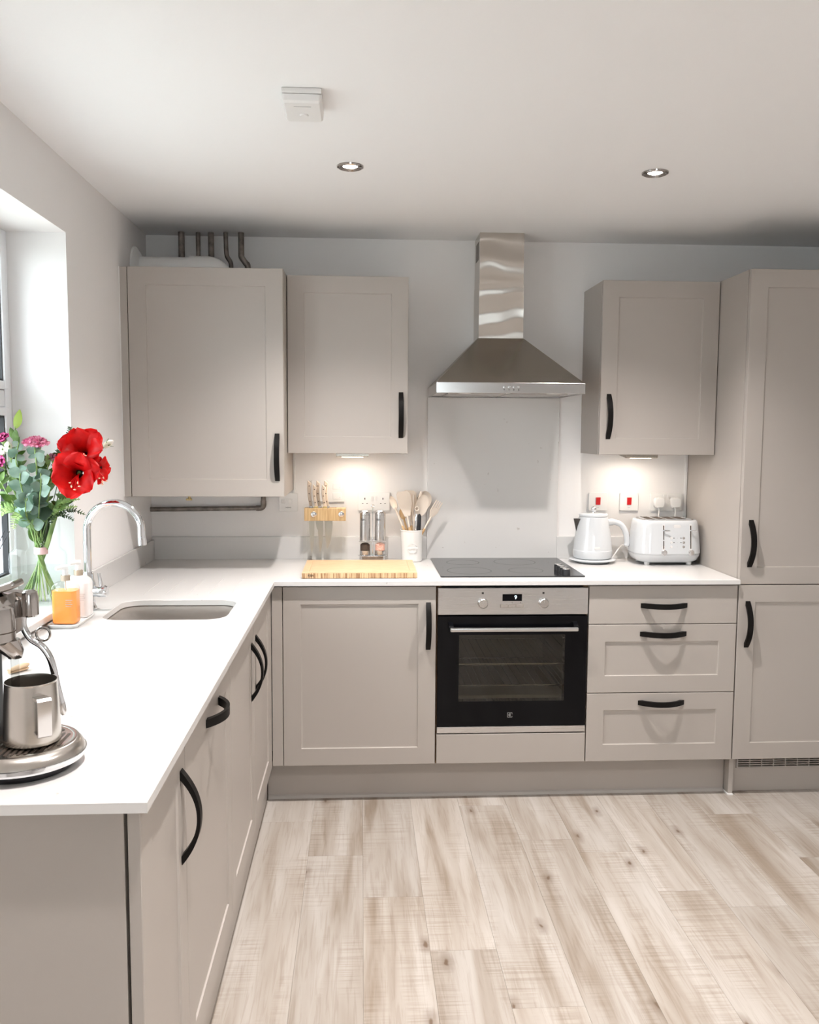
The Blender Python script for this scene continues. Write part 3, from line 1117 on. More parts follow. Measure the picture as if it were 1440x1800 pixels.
# ------------------------------------------------------------------ sink
sk = thing('sink', 'undermounted stainless steel sink set in the left worktop', 'sink', (-0.3, -1.13, 0.70))


def rz(x0, x1, y0, y1, r, z):
    return [(*q, z) for q in rrect(x0, x1, y0, y1, r, 7)]


e = 0.004
ZS = T - THK - 0.0005
bowl = [rz(SX0 - 0.02, SX1 + 0.02, SY0 - 0.02, SY1 + 0.02, 0.08, ZS - 0.0015), rz(SX0 - 0.02, SX1 + 0.02, SY0 - 0.02, SY1 + 0.02, 0.08, ZS),
        rz(SX0 - e, SX1 + e, SY0 - e, SY1 + e, 0.067, ZS), rz(SX0 - e + 0.002, SX1 + e - 0.002, SY0 - e + 0.002, SY1 + e - 0.002, 0.066, ZS - 0.004),
        rz(SX0 + 0.003, SX1 - 0.003, SY0 + 0.003, SY1 - 0.003, 0.062, 0.735), rz(SX0 + 0.012, SX1 - 0.012, SY0 + 0.012, SY1 - 0.012, 0.055, 0.712),
        rz(SX0 + 0.035, SX1 - 0.035, SY0 + 0.035, SY1 - 0.035, 0.04, 0.70)]
part('bowl', loft(bowl), 'sink', sk)
part('drain', lathe([(0, 0.7005), (0.018, 0.7005), (0.034, 0.7015), (0.040, 0.7035), (0.043, 0.7008)], (-0.30, -1.13, 0), 28), 'chrome', sk)

# tap
tx, ty = -0.567, -1.123
tap = thing('kitchen_tap', 'chrome swan-neck tap beside the sink', 'tap', (tx, ty, T))
part('tap_body', lathe([(0.0, 0), (0.026, 0), (0.026, 0.006), (0.0235, 0.01), (0.0205, 0.02), (0.0195, 0.05), (0.0225, 0.06), (0.0225, 0.085), (0.018, 0.095), (0.0175, 0.115), (0.0135, 0.122), (0, 0.122)], (tx, ty, T + 0.0005), 28), 'chrome', tap)
pts = [(tx, ty, T + 0.118), (tx, ty, 1.05), (tx, ty, 1.12)] + arc((tx + 0.0855, ty, 1.150), 0.0855, PI, 0.10, 24, (1, 0, 0), (0, 0, 1)) + [(tx + 0.171, ty, 1.130), (tx + 0.1725, ty, 1.108)]
part('spout', tube(pts, 0.0122, 20), 'chrome', tap)
part('nozzle', tube([(tx + 0.1722, ty, 1.125), (tx + 0.1735, ty, 1.100)], 0.0138, 20), 'chrome', tap)
part('valve', lathe([(0, 0), (0.017, 0), (0.017, 0.018), (0.0195, 0.022), (0.0195, 0.044), (0.016, 0.05), (0, 0.052)], (tx + 0.010, ty, T + 0.058), 24, axis='X'), 'chrome', tap)
part('lever', tube([(tx + 0.040, ty, T + 0.072), (tx + 0.038, ty, T + 0.09), (tx + 0.034, ty, T + 0.118)], [0.0055, 0.006, 0.0055], 12), 'chrome', tap)

# ------------------------------------------------------------------ hob
hb_ = thing('ceramic_hob', 'black glass hob with four control knobs on the right', 'hob', (0.91, -0.28, T))
part('glass_top', prism(rrect(0.619, 1.199, -0.532, -0.021, 0.006, 3), T + 0.0003, T + 0.0055, 'Z', bev=0.001), 'hobglass', hb_)
kn = mesh_from(lathe([(0, 0), (0.0165, 0), (0.0165, 0.0175), (0.0150, 0.0235), (0, 0.0235)], (0, 0, 0), 28), 'control_knob', 'rubber')
kt = mesh_from(lathe([(0, 0.0236), (0.0146, 0.0236), (0.0140, 0.0245), (0, 0.0245)], (0, 0, 0), 28), 'knob_cap', 'steel_smooth')
for k in range(4):
    kk = inst('control_knob', kn, hb_, (1.124 + 0.001 * k, -0.375 - 0.0435 * k, T + 0.0056))
    c = bpy.data.objects.new('knob_cap', kt)
    link(c, kk)
    c['label'] = 'silver knob top'
for cx_, cy_, rr in ((0.75, -0.16, 0.07), (0.75, -0.39, 0.09), (0.98, -0.15, 0.09), (0.985, -0.39, 0.07)):
    t3 = lathe([(rr, 0), (rr + 0.0012, 0), (rr + 0.0012, 0.0003), (rr, 0.0003), (rr, 0)], (cx_, cy_, T + 0.0053), 48, cap=False)
    part('heating_ring', t3, 'darkmark', hb_)

# ------------------------------------------------------------------ cooker hood
hd = thing('cooker_hood', 'stainless steel pyramid chimney hood above the hob', 'hood', (0.9, -0.2, 1.62))
cx0, cx1, cyf = 0.806, 0.998, -0.170


def wavy_duct(x0, x1, yf, yb, z0, z1, ph):
    """sheet steel duct whose front is very slightly wavy, as thin sheet is"""
    loops = []
    nz_, nx_ = 44, 16
    for i in range(nz_ + 1):
        z = z0 + (z1 - z0) * i / nz_
        lp = []
        for k in range(nx_ + 1):
            q = k / nx_
            w_ = math.sin(2 * PI * (z * 8.6 + ph + 0.13 * math.sin(4.2 * q + ph * 9) + 0.05 * math.sin(9 * q + 3)))
            edge = min(1.0, 6 * (z - z0) / (z1 - z0) + 0.05, 6 * (z1 - z) / (z1 - z0) + 0.05)
            lp.append((x0 + (x1 - x0) * q, yf - 0.0019 * w_ * edge, z))
        lp += [(x1, yb, z), (x0, yb, z)]
        loops.append(lp)
    return loft(loops)


part('chimney_lower', wavy_duct(cx0, cx1, cyf, -0.001, 1.868, 2.094, 0.15), 'chimney', hd)
uch = part('chimney_upper', wavy_duct(cx0 + 0.0015, cx1 - 0.0015, cyf + 0.003, -0.001, 2.0945, 2.3095, 0.4), 'chimney', hd)
for k in range(9):
    part('vent_slot', box(cx0 + 0.0009, cx0 + 0.0017, -0.135, -0.045, 2.205 + k * 0.0085, 2.209 + k * 0.0085), 'dark', uch)


def rect3(x0, x1, y0, y1, z):
    return [(x0, y0, z), (x1, y0, z), (x1, y1, z), (x0, y1, z)]


hx0, hx1, hyf = 0.6025, 1.1985, -0.464
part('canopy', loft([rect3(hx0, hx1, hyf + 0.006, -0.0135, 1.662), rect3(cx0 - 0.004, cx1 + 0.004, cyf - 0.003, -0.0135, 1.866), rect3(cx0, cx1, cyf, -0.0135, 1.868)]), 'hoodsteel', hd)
bm = box(hx0, hx1, hyf, hyf + 0.012, 1.6215, 1.6635, 0.001)
box(hx0, hx0 + 0.006, hyf + 0.012, -0.0135, 1.6215, 1.6615, bm=bm)
box(hx1 - 0.006, hx1, hyf + 0.012, -0.0135, 1.6215, 1.6615, bm=bm)
part('front_band', bm, 'steel_smooth', hd)
part('underside', box(hx0 + 0.007, hx1 - 0.007, hyf + 0.013, -0.0135, 1.626, 1.632), 'steel', hd)
for fx in (0.66, 0.915):
    part('grease_filter', box(fx, fx + 0.235, -0.37, -0.06, 1.6225, 1.6262, 0.001), 'darksteel', hd)
for lx in (0.72, 1.08):
    part('hood_lamp', lathe([(0, 0.0), (0.026, 0.0), (0.026, 0.004), (0, 0.004)], (lx, -0.415, 1.6225), 24), 'plastic2', hd)
for k in range(4):
    kx = 0.8715 + 0.0195 * k
    kk = part('push_button', lathe([(0, 0), (0.0048, 0), (0.0048, 0.003), (0.0036, 0.0046), (0, 0.005)], (kx, hyf, 1.646), 16, axis='Y'), 'chrome', hd)
    part('button_mark', box(kx - 0.002, kx + 0.002, hyf - 0.0003, hyf + 0.0003, 1.6335, 1.637), 'darkmark', kk)

# ------------------------------------------------------------------ wall cabinets
wu = thing('wall_cabinet', 'greige wall cabinet with one door, between boiler cabinet and hood', 'cabinet', (0.25, -0.15, 1.375))
part('carcass', carcass(0.003, 0.498, -0.289, -0.002, 1.376, 2.094, top=True), 'cab', wu)
door_back(wu, 0.004, 0.4975, 1.376, 2.095, -0.310, 0.4685, 1.535)
wr = thing('wall_cabinet', 'greige wall cabinet with one door, between hood and tall cabinet', 'cabinet', (1.55, -0.15, 1.375))
part('carcass', carcass(1.3015, 1.7965, -0.289, -0.002, 1.376, 2.094, top=True), 'cab', wr)
door_back(wr, 1.3025, 1.7965, 1.376, 2.095, -0.310, 1.338, 1.535)
bo = thing('boiler_cabinet', 'deep greige boiler cabinet in the corner by the window', 'cabinet', (-0.3, -0.2, 1.205))
bm = box(-0.597, -0.579, -0.429, -0.002, 1.207, 2.094)
box(-0.017, 0.001, -0.429, -0.002, 1.207, 2.094, bm=bm)
box(-0.579, -0.017, -0.429, -0.409, 2.030, 2.094, bm=bm)
part('carcass', bm, 'cab', bo)
door_back(bo, -0.5955, 0.0, 1.2065, 2.095, -0.450, -0.0265, 1.363)
part('filler_strip', box(-0.6275, -0.5985, -0.447, -0.425, 1.2065, 2.094, 0.001), 'cab', bo)
part('seal', box(-0.6279, -0.6252, -0.4495, -0.4475, 1.2065, 2.096), 'plastic', bo, 'white sealant line against the wall')
# the boiler inside, seen only from below or above
bl = thing('boiler', 'white boiler hidden inside the corner cabinet', 'boiler', (-0.3, -0.2, 1.27))
part('casing', box(-0.52, -0.08, -0.36, -0.03, 1.27, 2.0, 0.015), 'enamel', bl)

# under-cabinet triangular lights


def undercab(xc, label):
    th = thing('undercabinet_light', label, 'light', (xc, -0.16, 1.37), 'undercabinet lights')
    bm = prism([(-0.235, 1.3755), (-0.235, 1.3635), (-0.225, 1.3595), (-0.105, 1.371), (-0.105, 1.3755)], xc - 0.068, xc + 0.068, 'X')
    part('housing', bm, 'hoodsteel', th)
    bm = prism([(-0.215, 1.3592), (-0.118, 1.3684), (-0.118, 1.3669), (-0.215, 1.3577)], xc - 0.045, xc + 0.045, 'X')
    part('lens', bm, 'lampwarm', th)
    ld = bpy.data.lights.new('undercabinet_lamp', 'AREA')
    ld.shape = 'RECTANGLE'
    ld.size = 0.07
    ld.size_y = 0.05
    ld.energy = UNDERCAB_W
    ld.color = (1.0, 0.88, 0.77)
    lo = bpy.data.objects.new('undercabinet_lamp', ld)
    link(lo, th)
    lo.location = (0, -0.008, -0.0145)
    lo.rotation_euler = (-0.09, 0, 0)


undercab(0.268, 'lit triangular light under the wall cabinet above the knives')
undercab(1.512, 'lit triangular light under the wall cabinet above the toaster')

# ------------------------------------------------------------------ pipes
PG = 'grey pipes above the boiler cabinet'


def pipe(pts, r, label, group=PG):
    solo('heating_pipe', tube(pts, r, 14), 'pipe', label, 'pipe', pts[0], group)


pipe([(-0.462, -0.07, H - 0.001), (-0.462, -0.07, 2.01)], 0.0135, 'leftmost thick straight grey pipe above the boiler cabinet')
pipe([(-0.391, -0.07, H - 0.001), (-0.391, -0.07, 2.01)], 0.0095, 'thin straight grey pipe, second from left above the boiler cabinet')
pipe([(-0.337, -0.07, H - 0.001), (-0.335, -0.07, 2.01)], 0.0125, 'thick straight grey pipe, middle of the five above the boiler cabinet')
pipe(smooth([(-0.273, -0.08, H - 0.001), (-0.271, -0.08, 2.23), (-0.266, -0.08, 2.205), (-0.254, -0.08, 2.185), (-0.251, -0.08, 2.15), (-0.251, -0.08, 2.01)], 4), 0.0095, 'thin grey pipe with a kink, fourth from left above the boiler cabinet')
pipe(smooth([(-0.208, -0.08, H - 0.001), (-0.208, -0.08, 2.225), (-0.206, -0.08, 2.205), (-0.188, -0.08, 2.18), (-0.180, -0.08, 2.16), (-0.178, -0.08, 2.01)], 4), 0.0125, 'thick grey pipe bent at its foot, rightmost above the boiler cabinet')
fl = thing('boiler_flue', 'white flue pipe lying from the left wall to the boiler cabinet', 'flue', (-0.45, -0.2, 2.10))
part('flue_pipe', tube([(XL + 0.001, -0.2, 2.135), (-0.40, -0.2, 2.135)], 0.044, 28), 'plastic', fl)
pts = [(-0.402, -0.2, 2.135), (-0.36, -0.2, 2.135)] + arc((-0.335, -0.2, 2.065), 0.07, PI / 2, 0, 10, (1, 0, 0), (0, 0, 1)) + [(-0.265, -0.2, 2.0015)]
part('elbow', tube(pts, 0.050, 28), 'plastic', fl)
part('wall_collar', lathe([(0.044, 0.001), (0.085, 0.001), (0.083, 0.008), (0.062, 0.022), (0.045, 0.026)], (XL + 0.0005, -0.2, 2.135), 28, axis='X', cap=False), 'plastic', fl)
bp_ = thing('gas_pipe', 'grey pipe on the wall under the boiler cabinet, bent up at its end', 'pipe', (-0.4, -0.022, 1.12))
part('tube', tube([(XL + 0.001, -0.022, 1.118), (-0.145, -0.022, 1.1245)] + arc((-0.145, -0.022, 1.1395), 0.015, -PI / 2, 0, 6, (1, 0, 0), (0, 0, 1)) + [(-0.130, -0.022, 1.268)], 0.0105, 14), 'pipe', bp_)
part('elbow', tube([(-0.162, -0.022, 1.1243), (-0.147, -0.022, 1.1245)] + arc((-0.145, -0.022, 1.1395), 0.015, -PI / 2, 0, 6, (1, 0, 0), (0, 0, 1)) + [(-0.130, -0.022, 1.157)], 0.0125, 14), 'pipe', bp_)
va_ = thing('drain_valve', 'small brass valve hanging below the boiler cabinet', 'valve', (-0.42, -0.2, 1.19))
part('stem', lathe([(0, 1.180), (0.006, 1.180), (0.006, 1.205), (0.011, 1.210), (0.011, 1.27), (0, 1.27)], (-0.421, -0.2, 0), 12), 'brass', va_)
part('toggle', box(-0.435, -0.41, -0.204, -0.196, 1.172, 1.1805, 0.002), 'brass', va_)

# white corner seal strips
solo('corner_strip', box(0.0025, 0.012, -0.007, -0.0005, 1.190, 1.3745, 0.001), 'plastic', 'thin white strip on the wall beside the boiler cabinet', 'trim', (0.007, 0, 1.19))
solo('corner_strip', box(1.788, 1.7985, -0.008, -0.0005, 0.9955, 1.3745, 0.001), 'plastic', 'thin white strip in the corner beside the tall cabinet', 'trim', (1.795, 0, 1.0))

# ------------------------------------------------------------------ ceiling lights and alarm


def downlight(x, y, label):
    th = thing('downlight', label, 'light', (x, y, H), 'ceiling downlights')
    part('bezel', lathe([(0.0235, -0.001), (0.0245, -0.0035), (0.036, -0.0075), (0.042, -0.005), (0.043, -0.0005), (0.0235, -0.0005)], (x, y, H), 40, cap=False), 'darksteel', th)
    part('lens', lathe([(0, -0.004), (0.018, -0.0035), (0.0233, -0.0012), (0.0233, -0.0005), (0, -0.0005)], (x, y, H), 32), 'lamp', th)
    ld = bpy.data.lights.new('downlight_lamp', 'SPOT')
    ld.energy = DOWNLIGHT_W
    ld.color = (1.0, 0.95, 0.925)
    ld.spot_size = math.radians(116)
    ld.spot_blend = 1.0
    ld.shadow_soft_size = 0.024
    lo = bpy.data.objects.new('downlight_lamp', ld)
    link(lo, th)
    lo.location = (0, 0, -0.012)


for x, y, s in ((0.269, -1.055, 'lit ceiling downlight in front of the left wall cabinet'), (1.258, -1.06, 'lit ceiling downlight in front of the right wall cabinet'),
                (0.269, -2.80, 'lit ceiling downlight left of the room middle'), (1.258, -2.80, 'lit ceiling downlight right of the room middle'),
                (0.269, -4.70, 'lit ceiling downlight behind the camera on the left'), (1.258, -4.70, 'lit ceiling downlight behind the camera on the right')):
    downlight(x, y, s)

al = thing('heat_alarm', 'white square alarm box on the ceiling', 'alarm', (0.157, -1.61, H))
part('base', box(0.107, 0.206, -1.690, -1.545, H - 0.014, H - 0.0005, 0.002), 'plastic', al)
bm = loft([[(*q, H - 0.0155) for q in rrect(0.1075, 0.2055, -1.6895, -1.5455, 0.006, 4)], [(*q, H - 0.030) for q in rrect(0.109, 0.204, -1.687, -1.547, 0.006, 4)], [(*q, H - 0.035) for q in rrect(0.113, 0.200, -1.682, -1.551, 0.006, 4)]])
part('cover', bm, 'plastic', al)
part('slot', box(0.135, 0.178, -1.660, -1.657, H - 0.0356, H - 0.0345), 'greymark', al)
part('button', lathe([(0, -0.0385), (0.010, -0.0385), (0.012, -0.0348), (0, -0.0348)], (0.157, -1.60, H), 20), 'plastic', al)

# ------------------------------------------------------------------ sockets and switches


def plate(name, label, cat, x0, x1, z0, z1, group=None, y=-0.0005):
    th = thing(name, label, cat, ((x0 + x1) / 2, 0, z0), group)
    part('plate', prism(rrect(x0, x1, z0, z1, 0.004, 3), y, y - 0.009, 'Y', bev=0.0015), 'plastic', th)
    return th


def rocker(th, xc, zc, w=0.009, h=0.018, mat='plastic', proud=0.004, name='rocker'):
    y0 = -0.0095
    bm = loft([[(xc - w / 2, y0, zc - h / 2), (xc + w / 2, y0, zc - h / 2), (xc + w / 2, y0, zc + h / 2), (xc - w / 2, y0, zc + h / 2)],
               [(xc - w / 2, y0 - proud * 0.4, zc - h / 2), (xc + w / 2, y0 - proud * 0.4, zc - h / 2), (xc + w / 2, y0 - proud, zc + h / 2), (xc - w / 2, y0 - proud, zc + h / 2)]])
    return part(name, bm, mat, th)


def pins(th, xc, zc):
    bm = box(xc - 0.002, xc + 0.002, -0.0101, -0.0094, zc + 0.006, zc + 0.0145)
    box(xc - 0.0125, xc - 0.007, -0.0101, -0.0094, zc - 0.0125, zc - 0.0095, bm=bm)
    box(xc + 0.007, xc + 0.0125, -0.0101, -0.0094, zc - 0.0125, zc - 0.0095, bm=bm)
    part('pin_holes', bm, 'darkmark', th)


s1 = plate('double_socket', 'white double wall socket behind the salt and pepper mills', 'socket', 0.291, 0.434, 1.112, 1.195)
pins(s1, 0.322, 1.156)
pins(s1, 0.403, 1.156)
rocker(s1, 0.354, 1.168, 0.0095, 0.021, proud=0.006)
rocker(s1, 0.371, 1.168, 0.0095, 0.021, proud=0.006)
s2 = plate('double_socket', 'white double wall socket with two plugs behind the toaster', 'socket', 1.630, 1.776, 1.112, 1.195)
rocker(s2, 1.693, 1.178, 0.0095, 0.021, proud=0.006)
rocker(s2, 1.710, 1.178, 0.0095, 0.021, proud=0.006)
for x0, lab in ((1.343, 'white wall switch with red rocker above the kettle'), (1.487, 'white wall switch with red rocker between kettle and toaster plugs')):
    s = plate('isolator_switch', lab, 'switch', x0, x0 + 0.086, 1.113, 1.195, 'red isolator switches')
    rocker(s, x0 + 0.043, 1.157, 0.020, 0.034, 'red', 0.006)
    part('switch_mark', box(x0 + 0.037, x0 + 0.048, -0.0101, -0.0094, 1.1275, 1.129), 'greymark', s)
s = plate('spur_switch', 'white fused switch plate on the wall under the boiler cabinet corner', 'switch', -0.062, 0.021, 1.108, 1.190)
part('fuse_holder', box(-0.051, -0.035, -0.012, -0.0094, 1.146, 1.162, 0.001), 'plastic2', s)
rocker(s, -0.012, 1.154, 0.016, 0.022, proud=0.007)
bm = text_bm('HOOD', 0.008)
bm.transform(Matrix.Translation((-0.02, -0.0097, 1.126)))
part('lettering', bm, 'darkmark', s)
s = plate('data_plate', 'white double outlet plate behind the knife handles', 'socket', 0.083, 0.230, 1.152, 1.250)
for xx in (0.190,):
    for zz in (1.222, 1.178):
        part('insert', box(xx - 0.012, xx + 0.026, -0.0115, -0.0094, zz - 0.014, zz + 0.014, 0.001), 'plastic', s)
        part('screw_mark', lathe([(0, 0), (0.0014, 0), (0.0014, 0.0006), (0, 0.0006)], (xx + 0.019, -0.0113, zz - 0.006), 10, axis='Y'), 'greymark', s)

for xx, lab in ((1.664, 'white mains plug in the left half of the socket behind the toaster'), (1.740, 'white mains plug in the right half of the socket behind the toaster')):
    pg = thing('mains_plug', lab, 'plug', (xx, -0.03, 1.15), 'plugs behind the toaster')
    sh = [(xx - 0.0235, 1.163), (xx - 0.017, 1.173), (xx, 1.177), (xx + 0.017, 1.173), (xx + 0.0235, 1.163), (xx + 0.0235, 1.140), (xx + 0.016, 1.129), (xx - 0.016, 1.129), (xx - 0.0235, 1.140)]
    part('body', prism(sh, -0.0105, -0.040, 'Y', bev=0.004), 'plastic', pg)
    part('cable', tube(smooth([(xx, -0.026, 1.130), (xx, -0.030, 1.112), (xx - 0.006, -0.034, 1.06), (xx - 0.01, -0.022, 0.99), (xx - 0.01, -0.022, 0.90)], 5), [0.0048] * 4 + [0.0032] * 17, 10), 'plastic', pg)

# ------------------------------------------------------------------ chopping board
cb = thing('chopping_board', 'thick bamboo chopping board lying on the worktop', 'board', (0.3, -0.37, T))
bx0, bx1, by0, by1 = 0.0735, 0.5255, -0.548, -0.212
part('edge_strips', loft([rect3(bx0 + 0.004, bx1 - 0.004, by0 + 0.004, by1 - 0.004, T + 0.0005), rect3(bx0 + 0.001, bx1 - 0.001, by0 + 0.001, by1 - 0.001, T + 0.004), rect3(bx0, bx1, by0, by1, T + 0.0215)]), 'bamboo_edge', cb)
# top with juice groove
gi = 0.022
part('top', loft([rect3(bx0, bx1, by0, by1, T + 0.0216), rect3(bx0 + 0.001, bx1 - 0.001, by0 + 0.001, by1 - 0.001, T + 0.025), rect3(bx0 + gi, bx1 - gi, by0 + gi, by1 - gi, T + 0.025),
                  rect3(bx0 + gi + 0.004, bx1 - gi - 0.004, by0 + gi + 0.004, by1 - gi - 0.004, T + 0.0225), rect3(bx0 + gi + 0.008, bx1 - gi - 0.008, by0 + gi + 0.008, by1 - gi - 0.008, T + 0.025)]), 'bamboo', cb)
bm = text_bm('IKEA', 0.0115)
bm.transform(Matrix.Translation((0.108, by0 - 0.0004, T + 0.0125)))
part('stamp', bm, 'darkmark', cb, 'dark burnt-in lettering')

# ------------------------------------------------------------------ knife stand
ks = thing('knife_stand', 'clear acrylic knife stand with an oak bar, behind the chopping board', 'knife holder', (0.147, -0.1, T))
# oak bar: a ring with a slot through it
kb0, kb1, kyf, kyb, kz0, kz1 = 0.058, 0.238, -0.134, -0.080, 1.078, 1.133
bm = box(kb0, kb1, kyf, kyf + 0.012, kz0, kz1, 0.001)
box(kb0, kb1, kyb - 0.008, kyb, kz0, kz1, 0.001, bm=bm)
box(kb0, kb0 + 0.012, kyf + 0.012, kyb - 0.008, kz0, kz1, bm=bm)
box(kb1 - 0.04, kb1, kyf + 0.012, kyb - 0.008, kz0, kz1, bm=bm)
bar = part('bar', bm, 'woodbar', ks)
for xx in (0.099, 0.219):
    part('disc', lathe([(0, 0), (0.0125, 0), (0.0125, 0.0025), (0.011, 0.0035), (0, 0.0035)], (xx, kyf, 1.107), 24, axis='Y'), 'steel_smooth', bar)
part('back_sheet', prism(rrect(0.047, 0.245, T + 0.0005, 1.146, 0.012, 5), -0.0785, -0.0745, 'Y', bev=0.0006), 'acrylic', ks)
part('front_sheet', prism(rrect(0.070, 0.222, T + 0.0005, 1.0765, 0.006, 3), -0.130, -0.126, 'Y', bev=0.0006), 'acrylic', ks)


def knife(x, y, ztop, ztip, bw, label, lean=0.0):
    th = thing('kitchen_knife', label, 'knife', (x, y, ztip), 'cream handled knives')
    zj = 1.140
    # handle outline (x,z): curved with a hooked pommel
    hl = ztop - zj
    w = 0.0098
    L_, R_ = [], []
    for i in range(9):
        s_ = i / 8
        cx_ = x - 0.006 * math.sin(s_ * PI * 0.9) + lean * s_ - 0.004 * s_
        ww = w * (0.85 + 0.25 * s_)
        L_.append((cx_ - ww * 0.72, zj + hl * s_))
        R_.append((cx_ + ww * 0.78, zj + (hl - 0.014) * s_))
    hm_ = part('knife_handle', prism(R_ + L_[::-1], y - 0.008, y + 0.008, 'Y', bev=0.0025), 'cream', th)
    for s_ in (0.22, 0.52, 0.82):
        cx_ = x - 0.006 * math.sin(s_ * PI * 0.9) + lean * s_ - 0.004 * s_ + 0.0006
        part('rivet', lathe([(0, 0), (0.0024, 0), (0.0024, 0.0007), (0, 0.001)], (cx_, y - 0.0079, zj + hl * s_ - 0.004), 12, axis='Y'), 'rivet', hm_)
    part('bolster', box(x - 0.0085, x + 0.0085, y - 0.0075, y + 0.0075, 1.1225, zj + 0.0005, 0.001), 'brass' if y < -0.1 else 'steel_smooth', th)
    # blade: spine straight on the left, belly on the right
    n = 12
    spine, edge = [], []
    ln = 1.1225 - ztip
    for i in range(n + 1):
        s_ = i / n
        z = 1.1225 - ln * s_
        spine.append((x - bw * 0.42 + 0.012 * s_ ** 2, z))
        edge.append((x - bw * 0.42 + 0.012 * s_ ** 2 + bw * (1 - s_ ** 3.2), z))
    part('blade', prism(spine + edge[::-1][1:], y - 0.0009, y + 0.0009, 'Y'), 'blade', th)


knife(0.085, -0.0925, 1.253, 0.927, 0.024, 'leftmost cream handled knife in the back row of the knife stand')
knife(0.123, -0.0925, 1.253, 0.930, 0.026, 'middle cream handled knife in the back row of the knife stand')
knife(0.158, -0.0925, 1.254, 0.948, 0.036, 'rightmost cream handled knife, with the widest blade')
knife(0.109, -0.1125, 1.236, 1.035, 0.018, 'left short cream handled knife in the front row of the knife stand')
knife(0.148, -0.1125, 1.236, 1.050, 0.016, 'right short cream handled knife in the front row of the knife stand')

# ------------------------------------------------------------------ mills and stand
YMI = -0.105
ms = thing('mill_stand', 'small chrome rack holding two steel mills', 'rack', (0.356, YMI, T))


def oval(z, hx, hy, n=28):
    return [(0.356 + hx * math.cos(2 * PI * i / n) * (1 if abs(math.cos(2 * PI * i / n)) < 0.5 else 1), YMI + hy * math.sin(2 * PI * i / n), z) for i in range(n)]


part('foot', loft([[(*q, T + 0.0005) for q in rrect(0.298, 0.414, YMI - 0.025, YMI + 0.025, 0.02, 6)], [(*q, T + 0.029) for q in rrect(0.298, 0.414, YMI - 0.025, YMI + 0.025, 0.02, 6)]]), 'steel_smooth', ms)
part('lower_shelf', prism(rrect(0.291, 0.421, YMI - 0.032, YMI + 0.032, 0.03, 8), T + 0.0292, T + 0.0325, 'Z', bev=0.001), 'chrome', ms)
# upper ring plate: an oval hoop round both mills
zr = 0.987
hoop = [(x_, y_, zr) for x_, y_ in rrect(0.2935, 0.4185, YMI - 0.0285, YMI + 0.0285, 0.0275, 8)]
part('upper_hoop', tube(hoop + [hoop[0]], 0.0022, 8), 'chrome', ms)
part('handle_rod', tube([(0.356, YMI, T + 0.032), (0.356, YMI, 1.135)] + arc((0.356, YMI, 1.1415), 0.0065, -PI / 2, 1.5 * PI, 14, (1, 0, 0), (0, 0, 1)), 0.0021, 8), 'chrome', ms)
bm = tube([(0.356, YMI - 0.0285, zr), (0.356, YMI + 0.0285, zr)], 0.002, 8)
part('cross_bar', bm, 'chrome', ms)
for xx, lab, fill in ((0.3225, 'steel pepper mill with dark peppercorns, left in the rack', 'pepper'), (0.3885, 'steel salt mill with pink salt crystals, right in the rack', 'salt')):
    th = thing('spice_mill', lab, 'mill', (xx, YMI, T + 0.033), 'steel mills in the rack')
    z0 = T + 0.033
    part('grinder_base', lathe([(0, z0), (0.0228, z0), (0.0235, z0 + 0.001), (0.0235, z0 + 0.019), (0.0205, z0 + 0.020), (0, z0 + 0.020)], (xx, YMI, 0), 28), 'steel_smooth', th)
    part('jar', lathe([(0.0225, z0 + 0.0205), (0.0225, z0 + 0.064)], (xx, YMI, 0), 28, cap=False), 'soapglass', th)
    part('contents', lathe([(0, z0 + 0.0205), (0.0210, z0 + 0.0205), (0.0210, z0 + 0.045), (0.012, z0 + 0.052), (0, z0 + 0.054)], (xx, YMI, 0), 24), fill, th)
    part('sleeve', lathe([(0, z0 + 0.0645), (0.0236, z0 + 0.0645), (0.0236, z0 + 0.176), (0.0224, z0 + 0.1765), (0.0224, z0 + 0.178), (0.0236, z0 + 0.1785), (0.0234, z0 + 0.186), (0.020, z0 + 0.190), (0, z0 + 0.190)], (xx, YMI, 0), 32), 'steel_smooth', th)
    part('push_button', lathe([(0, z0 + 0.1902), (0.0125, z0 + 0.1902), (0.0125, z0 + 0.194), (0.011, z0 + 0.195), (0, z0 + 0.195)], (xx, YMI, 0), 24), 'plastic', th)
    bm = text_bm('Salter', 0.012, 0.0003)
    for vv in bm.verts:      # wrap round the sleeve
        a = vv.co.x / 0.0237
        rr = 0.0238 - vv.co.y
        vv.co = Vector((xx + rr * math.sin(a) - 0.004, YMI - rr * math.cos(a), z0 + 0.157 + vv.co.z))
    part('lettering', bm, 'darkmark', th)

# ------------------------------------------------------------------ utensil pot
px, py = 0.531, -0.075
pt = thing('utensil_pot', 'white ceramic utensil pot with an embossed round emblem', 'pot', (px, py, T))
part('pot', lathe([(0, T + 0.0005), (0.043, T + 0.0005), (0.046, T + 0.004), (0.0475, T + 0.07), (0.0498, T + 0.134), (0.0515, T + 0.139), (0.0505, T + 0.1415), (0.0475, T + 0.1405), (0.0465, T + 0.132), (0.043, T + 0.012), (0, T + 0.010)], (px, py, 0), 48), 'porcelain', pt)


def on_pot(bm, zc):
    for vv in bm.verts:
        a = vv.co.x / 0.0482
        rr = 0.0485 - vv.co.y
        vv.co = Vector((px + rr * math.sin(a), py - rr * math.cos(a), zc + vv.co.z))
    return bm


